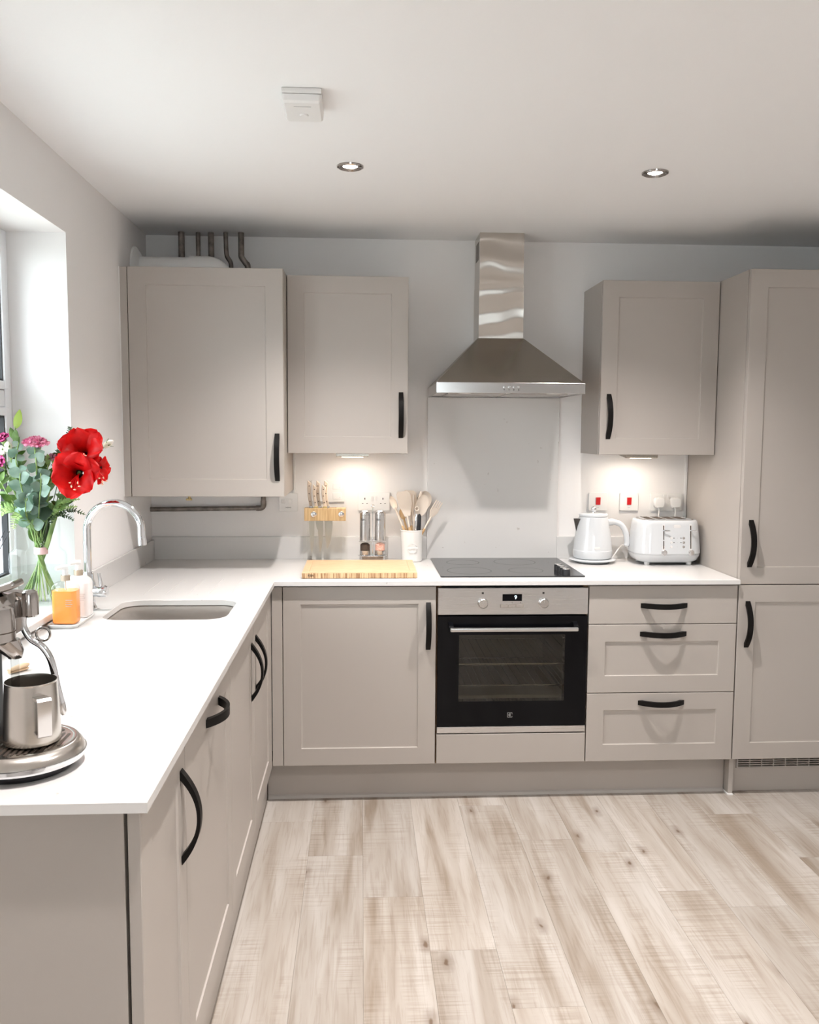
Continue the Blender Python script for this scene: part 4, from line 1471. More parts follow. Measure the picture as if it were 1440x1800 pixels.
bm = None
n = 40
for r0, r1 in ((0.0205, 0.0222),):
    tt = bmesh.new()
    A = [tt.verts.new((r0 * math.cos(2 * PI * i / n), -0.0012, r0 * math.sin(2 * PI * i / n))) for i in range(n)]
    B = [tt.verts.new((r1 * math.cos(2 * PI * i / n), -0.0012, r1 * math.sin(2 * PI * i / n))) for i in range(n)]
    A2 = [tt.verts.new((r0 * math.cos(2 * PI * i / n), 0.001, r0 * math.sin(2 * PI * i / n))) for i in range(n)]
    B2 = [tt.verts.new((r1 * math.cos(2 * PI * i / n), 0.001, r1 * math.sin(2 * PI * i / n))) for i in range(n)]
    for i in range(n):
        j = (i + 1) % n
        tt.faces.new((A[i], A[j], B[j], B[i]))
        tt.faces.new((B[i], B[j], B2[j], B2[i]))
        tt.faces.new((A2[i], A2[j], A[j], A[i]))
    bm = merge(bm, tt)
for k in range(10):
    box(-0.027 + k * 0.0054, -0.0216 + k * 0.0054, -0.0018, 0.001, -0.0035, 0.0035, bm=bm)
tt = bmesh.new()
prism([(-0.003, 0.006), (0, 0.017), (0.003, 0.006)], -0.0014, 0.001, 'Y', bm=bm)
part('emblem', on_pot(bm, T + 0.062), 'porcelain', pt)

UG = 'utensils standing in the pot'


def blade_shape(pts2, bm=None, thick=0.003):
    return prism(pts2, -thick, thick, 'Y', bm=bm, bev=0.0012)


def utensil(name, label, cat, foot, head, shape, hw=0.0055, wood_to=0.55, mat='silicone', yaw=0.0, neck=0.0045):
    """foot/head are world points; shape(bm2d) gives a head outline in (u,v): v along the axis, starting at head point"""
    foot, head = Vector(foot), Vector(head)
    ax = (head - foot)
    ln = ax.length
    ax.normalize()
    th = thing(name, label, cat, tuple(foot), UG)
    j = foot + ax * ln * wood_to
    part('wooden_handle', tube([foot, foot + ax * 0.01, j - ax * 0.004, j], [hw * 0.8, hw, hw, hw * 0.85], 12), 'utwood', th)
    part('neck', tube([j - ax * 0.006, j + ax * 0.01, head + ax * 0.008], [hw * 0.8, neck, neck], 10), mat, th)
    bm = shape()
    # local: x=u, z=v, y normal -> orient
    zc = ax
    nrm = Vector((math.sin(yaw), -math.cos(yaw), 0))
    xx = (nrm.cross(zc)).normalized() * -1
    nn = zc.cross(xx).normalized()
    R = Matrix((xx, nn, zc)).transposed().to_4x4()
    R.translation = head
    bm.transform(R)
    part('head', bm, mat, th)
    return th


def ellipse_head(w, l, dish=0.006, thick=0.002):
    def f():
        t = bmesh.new()
        n, mr = 20, 5
        def P(k, i, s):
            rr = k / mr
            a = 2 * PI * i / n
            x = w * rr * math.cos(a)
            z = l / 2 + l / 2 * rr * math.sin(a)
            y = dish * (1 - rr * rr) + s
            return (x, y, z)
        for s, flip in ((-thick / 2, False), (thick / 2, True)):
            c = t.verts.new(P(0, 0, s))
            rings = [[t.verts.new(P(k, i, s)) for i in range(n)] for k in range(1, mr + 1)]
            for i in range(n):
                j_ = (i + 1) % n
                t.faces.new((c, rings[0][i], rings[0][j_]))
                for a, b_ in zip(rings[:-1], rings[1:]):
                    t.faces.new((a[i], b_[i], b_[j_], a[j_]))
            if not flip:
                first = rings[-1]
            else:
                for i in range(n):
                    j_ = (i + 1) % n
                    t.faces.new((first[i], first[j_], rings[-1][j_], rings[-1][i]))
        bmesh.ops.recalc_face_normals(t, faces=t.faces)
        return t
    return f


def spatula_head(w, l, wb=0.4):
    def f():
        o = [(-w * wb, 0), (-w * 0.9, l * 0.45), (-w, l * 0.8), (-w * 0.97, l * 0.93), (-w * 0.75, l), (w * 0.6, l * 0.97), (w * 0.95, l * 0.86), (w * 0.95, l * 0.45), (w * wb, 0)]
        return blade_shape(o, thick=0.0028)
    return f


def fork_head(w, l):
    def f():
        bm = blade_shape([(-w * 0.3, 0), (-w, l * 0.35), (-w * 0.98, l * 0.58), (w * 0.98, l * 0.58), (w, l * 0.35), (w * 0.3, 0)], thick=0.002)
        for k in (-1, -0.33, 0.33, 1):
            c = k * w * 0.78
            blade_shape([(c - w * 0.17, l * 0.56), (c - w * 0.13, l * 0.97), (c, l * 1.0), (c + w * 0.13, l * 0.97), (c + w * 0.17, l * 0.56)], bm=bm, thick=0.0017)
        return bm
    return f


zf = T + 0.0145
# feet on the pot floor, heads leaning out (positions from the photograph)
utensil('serving_spoon', 'cream spoon with wooden handle leaning furthest left out of the pot', 'utensil', (0.543, -0.084, zf + 0.004), (0.459, -0.085, 1.125), ellipse_head(0.021, 0.062, 0.010), wood_to=0.66, yaw=-0.9)
utensil('spatula', 'wide cream spatula standing at the front left of the pot', 'utensil', (0.543, -0.094, zf + 0.004), (0.509, -0.098, 1.095), spatula_head(0.031, 0.115), wood_to=0.74, yaw=0.15)
utensil('slotted_turner', 'cream turner behind the wide spatula in the pot', 'utensil', (0.536, -0.058, zf + 0.004), (0.527, -0.052, 1.11), spatula_head(0.030, 0.098, 0.3), wood_to=0.7, yaw=-0.2)
utensil('ladle', 'cream ladle with round bowl at the back right of the pot', 'utensil', (0.516, -0.056, zf + 0.004), (0.575, -0.045, 1.120), ellipse_head(0.035, 0.086, 0.018), wood_to=0.66, yaw=0.3)
utensil('mixing_spoon', 'broad cream spoon standing in front of the ladle', 'utensil', (0.521, -0.072, zf + 0.004), (0.563, -0.085, 1.095), ellipse_head(0.029, 0.098, 0.008), wood_to=0.72, yaw=0.25)
utensil('pasta_fork', 'cream slotted fork leaning furthest right out of the pot', 'utensil', (0.517, -0.088, zf + 0.004), (0.613, -0.095, 1.090), fork_head(0.0205, 0.082), wood_to=0.72, yaw=0.5)
# tongs
tg = thing('tongs', 'cream tongs with a ring at the hinge, in the middle of the pot', 'utensil', (0.54, -0.072, zf), UG)
bm = tube([(0.541, -0.072, zf + 0.004), (0.541, -0.080, 1.06), (0.5545, -0.088, 1.15), (0.572, -0.086, 1.205)], [0.004, 0.0045, 0.0045, 0.006], 10, flat=0.5)
part('arm', bm, 'silicone', tg)
bm = tube([(0.545, -0.070, zf + 0.004), (0.540, -0.076, 1.06), (0.533, -0.084, 1.13), (0.536, -0.084, 1.19)], [0.004, 0.0045, 0.0045, 0.005], 10, flat=0.5)
part('arm', bm, 'silicone', tg)
part('pull_ring', tube(arc((0.5515, -0.0995, 1.129), 0.0085, 0, 2 * PI, 20, (1, 0, 0), (0, 0, 1)), 0.0028, 8), 'silicone', tg)
# peeler with black and steel handle
pe = thing('peeler', 'steel and black handled peeler upright at the front of the pot', 'utensil', (0.55, -0.104, zf), UG)
part('handle', tube([(0.552, -0.096, zf + 0.016), (0.560, -0.109, 1.05), (0.562, -0.112, 1.098), (0.5605, -0.112, 1.107)], [0.006, 0.0085, 0.0078, 0.004], 14, flat=0.6), 'rubber', pe)
part('steel_side', tube([(0.540, -0.098, zf + 0.016), (0.546, -0.110, 1.05), (0.5485, -0.113, 1.098), (0.550, -0.1125, 1.107)], [0.005, 0.0062, 0.006, 0.004], 12, flat=0.6), 'chrome', pe)
# small wooden spoon
utensil('wooden_spoon', 'small plain wooden spoon at the back left of the pot', 'utensil', (0.545, -0.064, zf + 0.004), (0.497, -0.045, 1.075), ellipse_head(0.014, 0.05, 0.004), hw=0.005, wood_to=0.9, mat='utwood', yaw=-0.4)

# ------------------------------------------------------------------ kettle
kx, ky = 1.3365, -0.118
kbz = thing('power_base', 'round white power base under the kettle', 'power base', (kx, ky, T))
part('foot', lathe([(0, T + 0.0005), (0.074, T + 0.0005), (0.076, T + 0.003), (0, T + 0.003)], (kx, ky, 0), 48), 'rubber', kbz)
part('disc', lathe([(0, T + 0.0032), (0.0765, T + 0.0032), (0.078, T + 0.006), (0.0785, T + 0.010), (0.102, T + 0.012), (0.1035, T + 0.0145), (0.100, T + 0.017), (0.06, T + 0.018), (0, T + 0.018)], (kx, ky, 0), 56), 'enamel', kbz)
part('cable', tube(smooth([(kx + 0.092, ky + 0.01, T + 0.0155), (kx + 0.115, ky + 0.04, 0.925), (kx + 0.145, ky + 0.075, 0.947), (kx + 0.17, ky + 0.092, 0.955), (kx + 0.21, -0.022, 0.92)], 5), 0.0032, 10), 'plastic', kbz)
kt_ = thing('kettle', 'glossy white kettle with chrome knob on its lid', 'kettle', (kx, ky, T + 0.018))
K0 = T + 0.019
part('body', lathe([(0, K0), (0.078, K0), (0.0835, K0 + 0.004), (0.0865, K0 + 0.014), (0.0862, K0 + 0.036), (0.0850, K0 + 0.038), (0.0845, K0 + 0.041), (0.082, K0 + 0.075), (0.074, K0 + 0.130), (0.0635, K0 + 0.182), (0.0615, K0 + 0.186), (0, K0 + 0.186)], (kx, ky, 0), 56), 'enamel', kt_)
lid = part('lid', lathe([(0, K0 + 0.1865), (0.0615, K0 + 0.1865), (0.0640, K0 + 0.189), (0.0630, K0 + 0.196), (0.058, K0 + 0.199), (0, K0 + 0.201)], (kx, ky, 0), 48), 'enamel', kt_)
part('lid_knob', uvsphere((kx + 0.001, ky, K0 + 0.218), 0.0125, lathe([(0, K0 + 0.2005), (0.006, K0 + 0.2005), (0.0045, K0 + 0.208), (0, K0 + 0.208)], (kx + 0.001, ky, 0), 16), sz=1.1), 'chrome', lid, 'chrome ball knob')
# V spout on the left: shell + dark mesh
sp = bmesh.new()
top = [(-0.089, 0.0, K0 + 0.176), (-0.058, -0.022, K0 + 0.176), (-0.058, 0.022, K0 + 0.176)]
bot = (-0.0760, 0.0, K0 + 0.118)
vs = [sp.verts.new((kx + a, ky + b_, c)) for a, b_, c in top] + [sp.verts.new((kx + bot[0], ky + bot[1], bot[2]))]
sp.faces.new((vs[0], vs[1], vs[3]))
sp.faces.new((vs[0], vs[3], vs[2]))
sp.faces.new((vs[1], vs[2], vs[3]))
sp.faces.new((vs[0], vs[2], vs[1]))
bmesh.ops.recalc_face_normals(sp, faces=sp.faces)
part('spout', sp, 'spoutsteel', kt_, 'dark polished steel spout')
pts = smooth([(kx + 0.060, ky, K0 + 0.158), (kx + 0.095, ky, K0 + 0.160), (kx + 0.128, ky, K0 + 0.146), (kx + 0.148, ky, K0 + 0.112), (kx + 0.155, ky, K0 + 0.072), (kx + 0.152, ky, K0 + 0.052)], 6)
part('handle', tube(pts, [0.0155] * 6 + [0.0125] * (len(pts) - 7) + [0.009], 16), 'enamel', kt_)


def badge(xc, zc, yfun, w, h):
    return prism(rrect(xc - w / 2, xc + w / 2, zc - h / 2, zc + h / 2, h * 0.48, 5), yfun - 0.001, yfun + 0.001, 'Y', bev=0.0004)


bm = badge(0, 0, 0, 0.026, 0.010)
bm.transform(Matrix.Translation((kx - 0.002, ky - 0.0843, K0 + 0.053)))
part('badge', bm, 'plastic2', kt_)

# ------------------------------------------------------------------ toaster
tx0, tx1, ty0, ty1 = 1.500, 1.7965, -0.252, -0.045
to = thing('toaster', 'glossy white four-slice toaster with two levers', 'toaster', (1.65, -0.13, T))


def tloop(i, z, r, bulge=0.0):
    return [(*q, z) for q in rrect(tx0 + i, tx1 - i, ty0 + i, ty1 - i, r, 8)]


Z0 = T + 0.012
part('base', loft([tloop(0.030, Z0, 0.05), tloop(0.012, Z0 + 0.010, 0.062), tloop(0.003, Z0 + 0.028, 0.068), tloop(0.001, Z0 + 0.036, 0.068)]), 'enamel', to)
part('body', loft([tloop(0.002, Z0 + 0.0365, 0.068), tloop(0.0, Z0 + 0.042, 0.068), tloop(0.004, Z0 + 0.100, 0.066), tloop(0.012, Z0 + 0.165, 0.060), tloop(0.016, Z0 + 0.180, 0.056), tloop(0.021, Z0 + 0.185, 0.052), tloop(0.030, Z0 + 0.185, 0.045)]), 'enamel', to)
tp_ = part('top_plate', loft([tloop(0.031, Z0 + 0.1852, 0.044), tloop(0.031, Z0 + 0.187, 0.044)]), 'darksteel', to)
part('top_plate_inner', box(tx0 + 0.048, tx1 - 0.048, ty0 + 0.045, ty1 - 0.045, Z0 + 0.1871, Z0 + 0.1882), 'enamel', tp_)
for k in range(4):
    xx = tx0 + 0.070 + k * 0.0467
    part('bread_slot', box(xx - 0.0165, xx + 0.0165, ty0 + 0.050, ty1 - 0.050, Z0 + 0.1883, Z0 + 0.1892), 'dark', to)
for xx in (tx0 + 0.055, tx1 - 0.055):
    for yy in (ty0 + 0.045, ty1 - 0.045):
        part('foot', lathe([(0, 0.0005), (0.011, 0.0005), (0.012, 0.013), (0, 0.013)], (xx, yy, T), 16), 'plastic', to)


def front_y(z):
    """y of the toaster front at height z (flat part)"""
    h = z - Z0
    tab = [(0.042, 0.0), (0.100, 0.004), (0.165, 0.012), (0.18, 0.016)]
    for (a, b_), (c, d_) in zip(tab[:-1], tab[1:]):
        if h <= c:
            return ty0 + b_ + (d_ - b_) * (h - a) / (c - a)
    return ty0 + 0.016


def on_front(x0, x1, z0, z1, d=0.0012, bm=None):
    ya, yb = front_y(z0), front_y(z1)
    return loft([[(x0, ya + 0.001, z0), (x1, ya + 0.001, z0), (x1, yb + 0.001, z1), (x0, yb + 0.001, z1)], [(x0, ya - d, z0), (x1, ya - d, z0), (x1, yb - d, z1), (x0, yb - d, z1)]], bm=bm)


LX = (1.613, 1.7325)
for lx in LX:
    sl_ = part('lever_track', on_front(lx - 0.0052, lx + 0.0052, Z0 + 0.055, Z0 + 0.168, 0.0008), 'plastic2', to)
    part('lever_slit', on_front(lx - 0.0022, lx + 0.0022, Z0 + 0.064, Z0 + 0.164, 0.0012), 'dark', sl_)
    zl = Z0 + 0.143
    yl_ = front_y(zl)
    part('lever', tube([(lx, yl_, zl), (lx + 0.001, yl_ - 0.016, zl), (lx + 0.021, yl_ - 0.019, zl)], [0.003, 0.004, 0.0032], 10), 'chrome', to)
    zk = Z0 + 0.047
    part('dial', lathe([(0, 0), (0.0125, 0), (0.0125, 0.004), (0.0095, 0.006), (0.009, 0.014), (0, 0.015)], (lx + 0.002, front_y(zk) + 0.001, zk), 24, axis='Y'), 'steel_smooth', to)
for k in range(3):
    zb = Z0 + 0.110 - k * 0.019
    for xx, mtn in ((1.6465, 'plastic'), (1.7005, 'plastic2')):
        yy = front_y(zb)
        b1 = part('button', lathe([(0, 0), (0.0055, 0), (0.0052, 0.002), (0, 0.0024)], (xx, yy, zb), 16, axis='Y'), 'steel_smooth' if mtn == 'plastic2' else 'plastic2', to)
    if k < 2:
        for xx in (1.658, 1.689):
            part('indicator_mark', lathe([(0, 0), (0.0021, 0), (0.0021, 0.0006), (0, 0.0007)], (xx, front_y(zb), zb), 10, axis='Y'), 'darkmark', to)
    part('indicator_mark', lathe([(0, 0), (0.0011, 0), (0.0011, 0.0006), (0, 0.0007)], (1.6735, front_y(zb), zb), 8, axis='Y'), 'greymark', to)
zc = Z0 + 0.160
bm = badge(1.673, zc, front_y(zc), 0.033, 0.013)
part('badge', bm, 'plastic2', to)

# ------------------------------------------------------------------ soap tray and bottles
sy = thing('soap_tray', 'white tray holding two soap bottles by the window sill', 'tray', (-0.56, -1.31, T))
part('dish', loft([[(*q, T + 0.0005) for q in rrect(-0.598, -0.520, -1.404, -1.222, 0.018, 6)], [(*q, T + 0.010) for q in rrect(-0.604, -0.514, -1.410, -1.216, 0.022, 6)],
                   [(*q, T + 0.0115) for q in rrect(-0.602, -0.516, -1.408, -1.218, 0.021, 6)], [(*q, T + 0.007) for q in rrect(-0.598, -0.520, -1.404, -1.222, 0.018, 6)]]), 'porcelain', sy)


def soap(x, y, label, liquid, shell):
    th = thing('soap_bottle', label, 'bottle', (x, y, T + 0.0075), 'pump bottles on the tray')
    z0 = T + 0.0078
    w, dd_ = 0.0365, 0.029

    def lp(k, z, r):
        return [(x + a, y + b_, z) for a, b_ in rrect(-w * k, w * k, -dd_ * k, dd_ * k, r, 6)]
    part('liquid', loft([lp(0.88, z0 + 0.002, 0.012), lp(0.95, z0 + 0.006, 0.014), lp(0.95, z0 + 0.098, 0.014)]), liquid, th)
    part('shell', loft([lp(0.90, z0, 0.013), lp(1.0, z0 + 0.005, 0.015), lp(1.0, z0 + 0.104, 0.015), lp(0.93, z0 + 0.114, 0.016), lp(0.70, z0 + 0.122, 0.015), lp(0.36, z0 + 0.126, 0.0095)]), shell, th)
    part('collar', lathe([(0, z0 + 0.1262), (0.0135, z0 + 0.1262), (0.0135, z0 + 0.142), (0, z0 + 0.142)], (x, y, 0), 20), 'gold', th)
    part('pump', tube([(x, y, z0 + 0.142), (x, y, z0 + 0.160)], 0.0085, 16), 'plastic', th)
    part('nozzle', tube([(x + 0.006, y + 0.002, z0 + 0.165), (x - 0.008, y - 0.006, z0 + 0.166), (x - 0.020, y - 0.020, z0 + 0.163)], [0.008, 0.0075, 0.005], 12), 'plastic', th)
    part('dip_tube', tube([(x, y, z0 + 0.126), (x, y, z0 + 0.0985)], 0.002, 8), 'plastic2', th)
    bm = None
    for k in range(4):
        bm = box(x + 0.008, x + 0.027 - 0.003 * (k % 2), y - dd_ - 0.0006, y - dd_ + 0.0004, z0 + 0.072 - 0.006 * k, z0 + 0.073 - 0.006 * k, bm=bm)
    part('label_lines', bm, 'greymark', th)


soap(-0.5600, -1.358, 'clear pump bottle of orange soap at the near end of the tray', 'orange', 'soapglass')
soap(-0.5530, -1.262, 'white pump bottle behind the orange one on the tray', 'whitesoap', 'whitesoap')

# ------------------------------------------------------------------ vase, water and flowers
vx, vy, vz = -0.700, -1.180, 0.9256
vs_ = thing('glass_vase', 'clear glass vase on the window sill', 'vase', (vx, vy, vz))
prof_out = [(0, 0), (0.074, 0), (0.081, 0.004), (0.085, 0.014), (0.0855, 0.145), (0.083, 0.162), (0.074, 0.170), (0.068, 0.176), (0.0665, 0.262), (0.0675, 0.264)]
prof_in = [(0.0645, 0.264), (0.0632, 0.176), (0.071, 0.166), (0.0805, 0.158), (0.082, 0.144), (0.0815, 0.018), (0.076, 0.010), (0, 0.009)]
part('glass', lathe([(r, vz + z) for r, z in prof_out + prof_in], (vx, vy, 0), 48), 'vaseglass', vs_)
wt_ = solo('water', lathe([(0, vz + 0.0095), (0.0755, vz + 0.0105), (0.0808, vz + 0.0185), (0.0812, vz + 0.112), (0, vz + 0.112)], (vx, vy, 0), 48), 'water', 'clear water in the lower half of the glass vase', 'water', (vx, vy, vz + 0.0095))

TIE = Vector((-0.689, -1.185, 1.092))


def stem_pts(head, k, mid=None):
    """from a head down through the tie to the vase floor"""
    a = k * 2.4
    tie = TIE + Vector((0.012 * math.cos(a), 0.012 * math.sin(a), 0))
    foot = Vector((vx + 0.058 * math.cos(a + 2.6), vy + 0.058 * math.sin(a + 2.6), vz + 0.016))
    head = Vector(head)
    m_ = Vector(mid) if mid else tie.lerp(head, 0.55) + Vector((0, 0, 0.02)) * 0
    rim = tie.lerp(m_, 0.45)
    return smooth([head, m_, rim, tie, foot], 5)


def add_stem(th, head, k, r=0.0032, mid=None, mat='stem'):
    return part('stem', tube(stem_pts(head, k, mid), r, 8), mat, th)


def frame(direction, up=(0, 0, 1)):
    z = Vector(direction).normalized()
    x = Vector(up).cross(z)
    if x.length < 1e-3:
        x = Vector((1, 0, 0))
    x.normalize()
    y = z.cross(x)
    return Matrix((x, y, z)).transposed().to_4x4()


def petal_bm(length, width, r0, flare, curl, ruffle=0.0, nu=10, nv=8, seed=0, point=0.0):
    """petal in a frame where z is the flower axis and the petal leans along +x"""
    rnd = random.Random(seed)
    ph = rnd.random() * 6
    t = bmesh.new()
    G = []
    for i in range(nu + 1):
        u_ = i / nu
        row = []
        wv = width * (math.sin(PI * min(1, (0.10 + 0.80 * u_) ** 1.25)) ** 0.8 + 0.10 * (1 - u_)) * (1 - point * u_ ** 4)
        if u_ > 0.97:
            wv *= 0.55
        ang = flare * (u_ ** 1.3) + curl * u_ ** 3
        # integrate centre line
        if i == 0:
            cx_, cz_ = r0, 0.0
        else:
            cx_ += length / nu * math.sin(ang)
            cz_ += length / nu * math.cos(ang)
        for j in range(nv + 1):
            s_ = -1 + 2 * j / nv
            yy = s_ * wv
            cup = (s_ * s_) * wv * 0.35 * (1 - 0.55 * u_)
            rf = ruffle * u_ * math.sin(5 * s_ + ph + 3 * u_) * abs(s_)
            row.append(t.verts.new((cx_ - cup * math.cos(ang) + rf * math.cos(ang) * -1, yy, cz_ + cup * math.sin(ang) * 0.6 + rf * math.sin(ang))))
        G.append(row)
    for i in range(nu):
        for j in range(nv):
            t.faces.new((G[i][j], G[i + 1][j], G[i + 1][j + 1], G[i][j + 1]))
    return t


def solidify(bm, th):
    bmesh.ops.solidify(bm, geom=list(bm.faces), thickness=th)
    return bm


def amaryllis(th, c, direction, size, seed, spin=0.0):
    """one bloom: six petals, stamens, throat"""
    F = Matrix.Translation(c) @ frame(direction) @ Matrix.Rotation(spin, 4, 'Z')
    for k in range(6):
        inner = k % 2
        b_ = petal_bm(size * (1.06 if inner else 1.10), size * (0.47 if inner else 0.53), 0.011 + 0.002 * (1 - inner), 1.60 if inner else 1.72, -0.16 + 0.34 * random.random(), size * 0.09, 12, 10, seed=seed * 10 + k, point=0.25)
        solidify(b_, 0.0009)
        b_.transform(F @ Matrix.Translation((0, 0, -0.004 * (1 - inner))) @ Matrix.Rotation(k * PI / 3, 4, 'Z'))
        part('petal', b_, 'petal', th, angle=80)
    b_ = lathe([(0.004, -0.05), (0.008, -0.02), (0.015, 0.006), (0.019, 0.020)], (0, 0, 0), 20, cap=False)
    b_.transform(F)
    part('throat', b_, 'throat', th, 'dark throat of the bloom')
    b_ = None
    an = None
    for k in range(5):
        a = -PI / 2 + (k - 2) * 0.30
        e_ = Vector((0.018 * math.cos(a), 0.026 + 0, 0)) * 0
        p0 = Vector((0, 0, 0.004))
        p1 = Vector((0.010 * math.cos(a), -0.012, size * 0.45))
        p2 = Vector((0.026 * math.cos(a), -0.026 - 0.010 * ((k * 7) % 3), size * (0.62 + 0.07 * ((k * 5) % 3))))
        b_ = tube(smooth([p0, p1, p2], 4), 0.0012, 6, bm=b_)
        an = uvsphere(p2, 0.0032, an, sy=1.5 if k % 2 else 0.7, sz=1.0, sx=0.8 if k % 2 else 1.4, u=8, v_=6)
    R2 = Matrix.Translation(c) @ frame(direction)
    b_.transform(R2)
    an.transform(R2)
    st = part('stamens', b_, 'petal', th)
    part('anthers', an, 'anther', st, 'pale pink anthers')


am = thing('red_amaryllis', 'large red amaryllis with three open blooms, right side of the bouquet', 'flower', (TIE.x, TIE.y, 1.05))
hub = Vector((-0.585, -1.170, 1.340))
add_stem(am, hub, 0, 0.0075, (-0.632, -1.18, 1.235))
amaryllis(am, Vector((-0.549, -1.235, 1.334)), (0.06, -1.0, 0.02), 0.088, 1, 0.25)
amaryllis(am, Vector((-0.546, -1.200, 1.388)), (0.14, -0.85, 0.50), 0.084, 2, 0.8)
amaryllis(am, Vector((-0.530, -1.165, 1.345)), (0.92, -0.25, -0.06), 0.050, 3, 0.2)
b_ = tube([hub, hub.lerp(Vector((-0.549, -1.235, 1.334)), 0.8)], [0.0055, 0.007], 10)
tube([hub, hub.lerp(Vector((-0.546, -1.200, 1.388)), 0.75)], [0.0055, 0.007], 10, bm=b_)
tube([hub, hub.lerp(Vector((-0.530, -1.165, 1.345)), 0.8)], [0.0055, 0.007], 10, bm=b_)
part('flower_stalks', b_, 'stem', am)


def carnation(name, label, c, direction, R_, mat, k, group=None, layers=4, stem=True):
    th = thing(name, label, 'flower', tuple(c), group)
    F = Matrix.Translation(c) @ frame(direction)
    bm = None
    for L_ in range(layers):
        n = 6 + 3 * L_
        for i in range(n):
            fl_ = 0.15 + 1.15 * L_ / (layers - 1)
            b_ = petal_bm(R_ * (0.75 + 0.12 * L_), R_ * 0.34, 0.002 + 0.002 * L_, fl_, 0.5, R_ * 0.13, 5, 5, seed=L_ * 50 + i + k * 7)
            b_.transform(F @ Matrix.Rotation(2 * PI * (i + 0.5 * (L_ % 2)) / n + L_ * 0.3, 4, 'Z') @ Matrix.Translation((0, 0, -R_ * 0.10 * L_)))
            bm = merge(bm, b_)
    part('petals', bm, mat, th, angle=80)
    b_ = lathe([(0.002, -R_ * 0.75), (R_ * 0.22, -R_ * 0.55), (R_ * 0.28, -R_ * 0.2), (R_ * 0.34, 0.0)], (0, 0, 0), 12, cap=False)
    b_.transform(F)
    part('calyx', b_, 'stem', th)
    if stem:
        add_stem(th, Vector(c) - Vector(direction).normalized() * R_ * 0.7, k, 0.003)
    return th


carnation('pink_carnation', 'ruffled pink carnation, topmost bloom left of the amaryllis', Vector((-0.700, -1.170, 1.412)), (0.10, -0.25, 1.0), 0.046, 'pinkpetal', 1)
carnation('magenta_carnation', 'small magenta bloom at the far left of the bouquet, lower of two', Vector((-0.803, -1.19, 1.360)), (-0.25, -0.8, 0.5), 0.030, 'magenta', 2, 'magenta blooms on the left', 3)
carnation('magenta_carnation', 'small magenta bloom at the far left of the bouquet, upper of two', Vector((-0.806, -1.15, 1.432)), (-0.3, -0.5, 0.8), 0.030, 'magenta', 3, 'magenta blooms on the left', 3)
carnation('mauve_bloom', 'dusky mauve bloom half hidden behind the amaryllis', Vector((-0.662, -1.125, 1.372)), (0.0, -0.3, 1.0), 0.028, 'mauve', 4, None, 3)


def bud(label, c, direction, L_, k, R_=0.011, stem=True, group='cream lisianthus buds', mid=None):
    th = thing('lisianthus_bud', label, 'flower', tuple(c), group)
    F = Matrix.Translation(c) @ frame(direction)
    b_ = lathe([(0, -L_ * 0.5), (R_ * 0.8, -L_ * 0.35), (R_, -L_ * 0.05), (R_ * 0.85, L_ * 0.25), (R_ * 0.35, L_ * 0.47), (0, L_ * 0.5)], (0, 0, 0), 14)
    b_.transform(F)
    part('bud', b_, 'whitepetal', th)
    bm = None
    for i in range(5):
        q = petal_bm(L_ * 0.75, R_ * 0.22, R_ * 0.7, 0.35, 0.3, 0, 4, 2, seed=i)
        q.transform(F @ Matrix.Translation((0, 0, -L_ * 0.45)) @ Matrix.Rotation(2 * PI * i / 5, 4, 'Z'))
        bm = merge(bm, q)
    part('sepals', bm, 'leaf', th, angle=80)
    if stem:
        add_stem(th, Vector(c) - Vector(direction).normalized() * L_ * 0.45, k, 0.0018, mid)
    return th


bud('cream bud pointing right beside the upper red bloom', Vector((-0.483, -1.16, 1.423)), (0.85, -0.1, 0.55), 0.040, 5, 0.010, mid=(-0.60, -1.15, 1.33))
bud('small cream bud just above the right edge of the upper red bloom', Vector((-0.520, -1.15, 1.440)), (0.3, 0.0, 1.0), 0.030, 6, 0.0085, mid=(-0.60, -1.14, 1.33))
bud('plump cream bud at the left of the bouquet, right one of a pair', Vector((-0.776, -1.19, 1.412)), (0.05, -0.15, 1.0), 0.036, 7, 0.012)
bud('plump cream bud at the left of the bouquet, left one of a pair', Vector((-0.795, -1.19, 1.402)), (-0.15, -0.1, 1.0), 0.032, 8, 0.010)


def round_leaf(L_, W_, seed=0):
    """leaf in local frame: base at origin, along +z, facing -y"""
    t = bmesh.new()
    nu, nv = 7, 4
    G = []
    for i in range(nu + 1):
        u_ = i / nu
        wv = W_ * math.sin(PI * (0.04 + 0.94 * u_) ** 0.85) ** 0.8
        G.append([t.verts.new((wv * (-1 + 2 * j / nv), 0.10 * W_ * (1 - (-1 + 2 * j / nv) ** 2) + 0.18 * L_ * u_ * u_, L_ * u_)) for j in range(nv + 1)])
    for i in range(nu):
        for j in range(nv):
            t.faces.new((G[i][j], G[i + 1][j], G[i + 1][j + 1], G[i][j + 1]))
    return t


EUCLEAF = mesh_from(solidify(round_leaf(0.040, 0.021), 0.0006), 'leaf', 'euc', angle=80)
GREENLEAF = mesh_from(solidify(round_leaf(0.055, 0.013), 0.0006), 'leaf', 'leaf', angle=80)


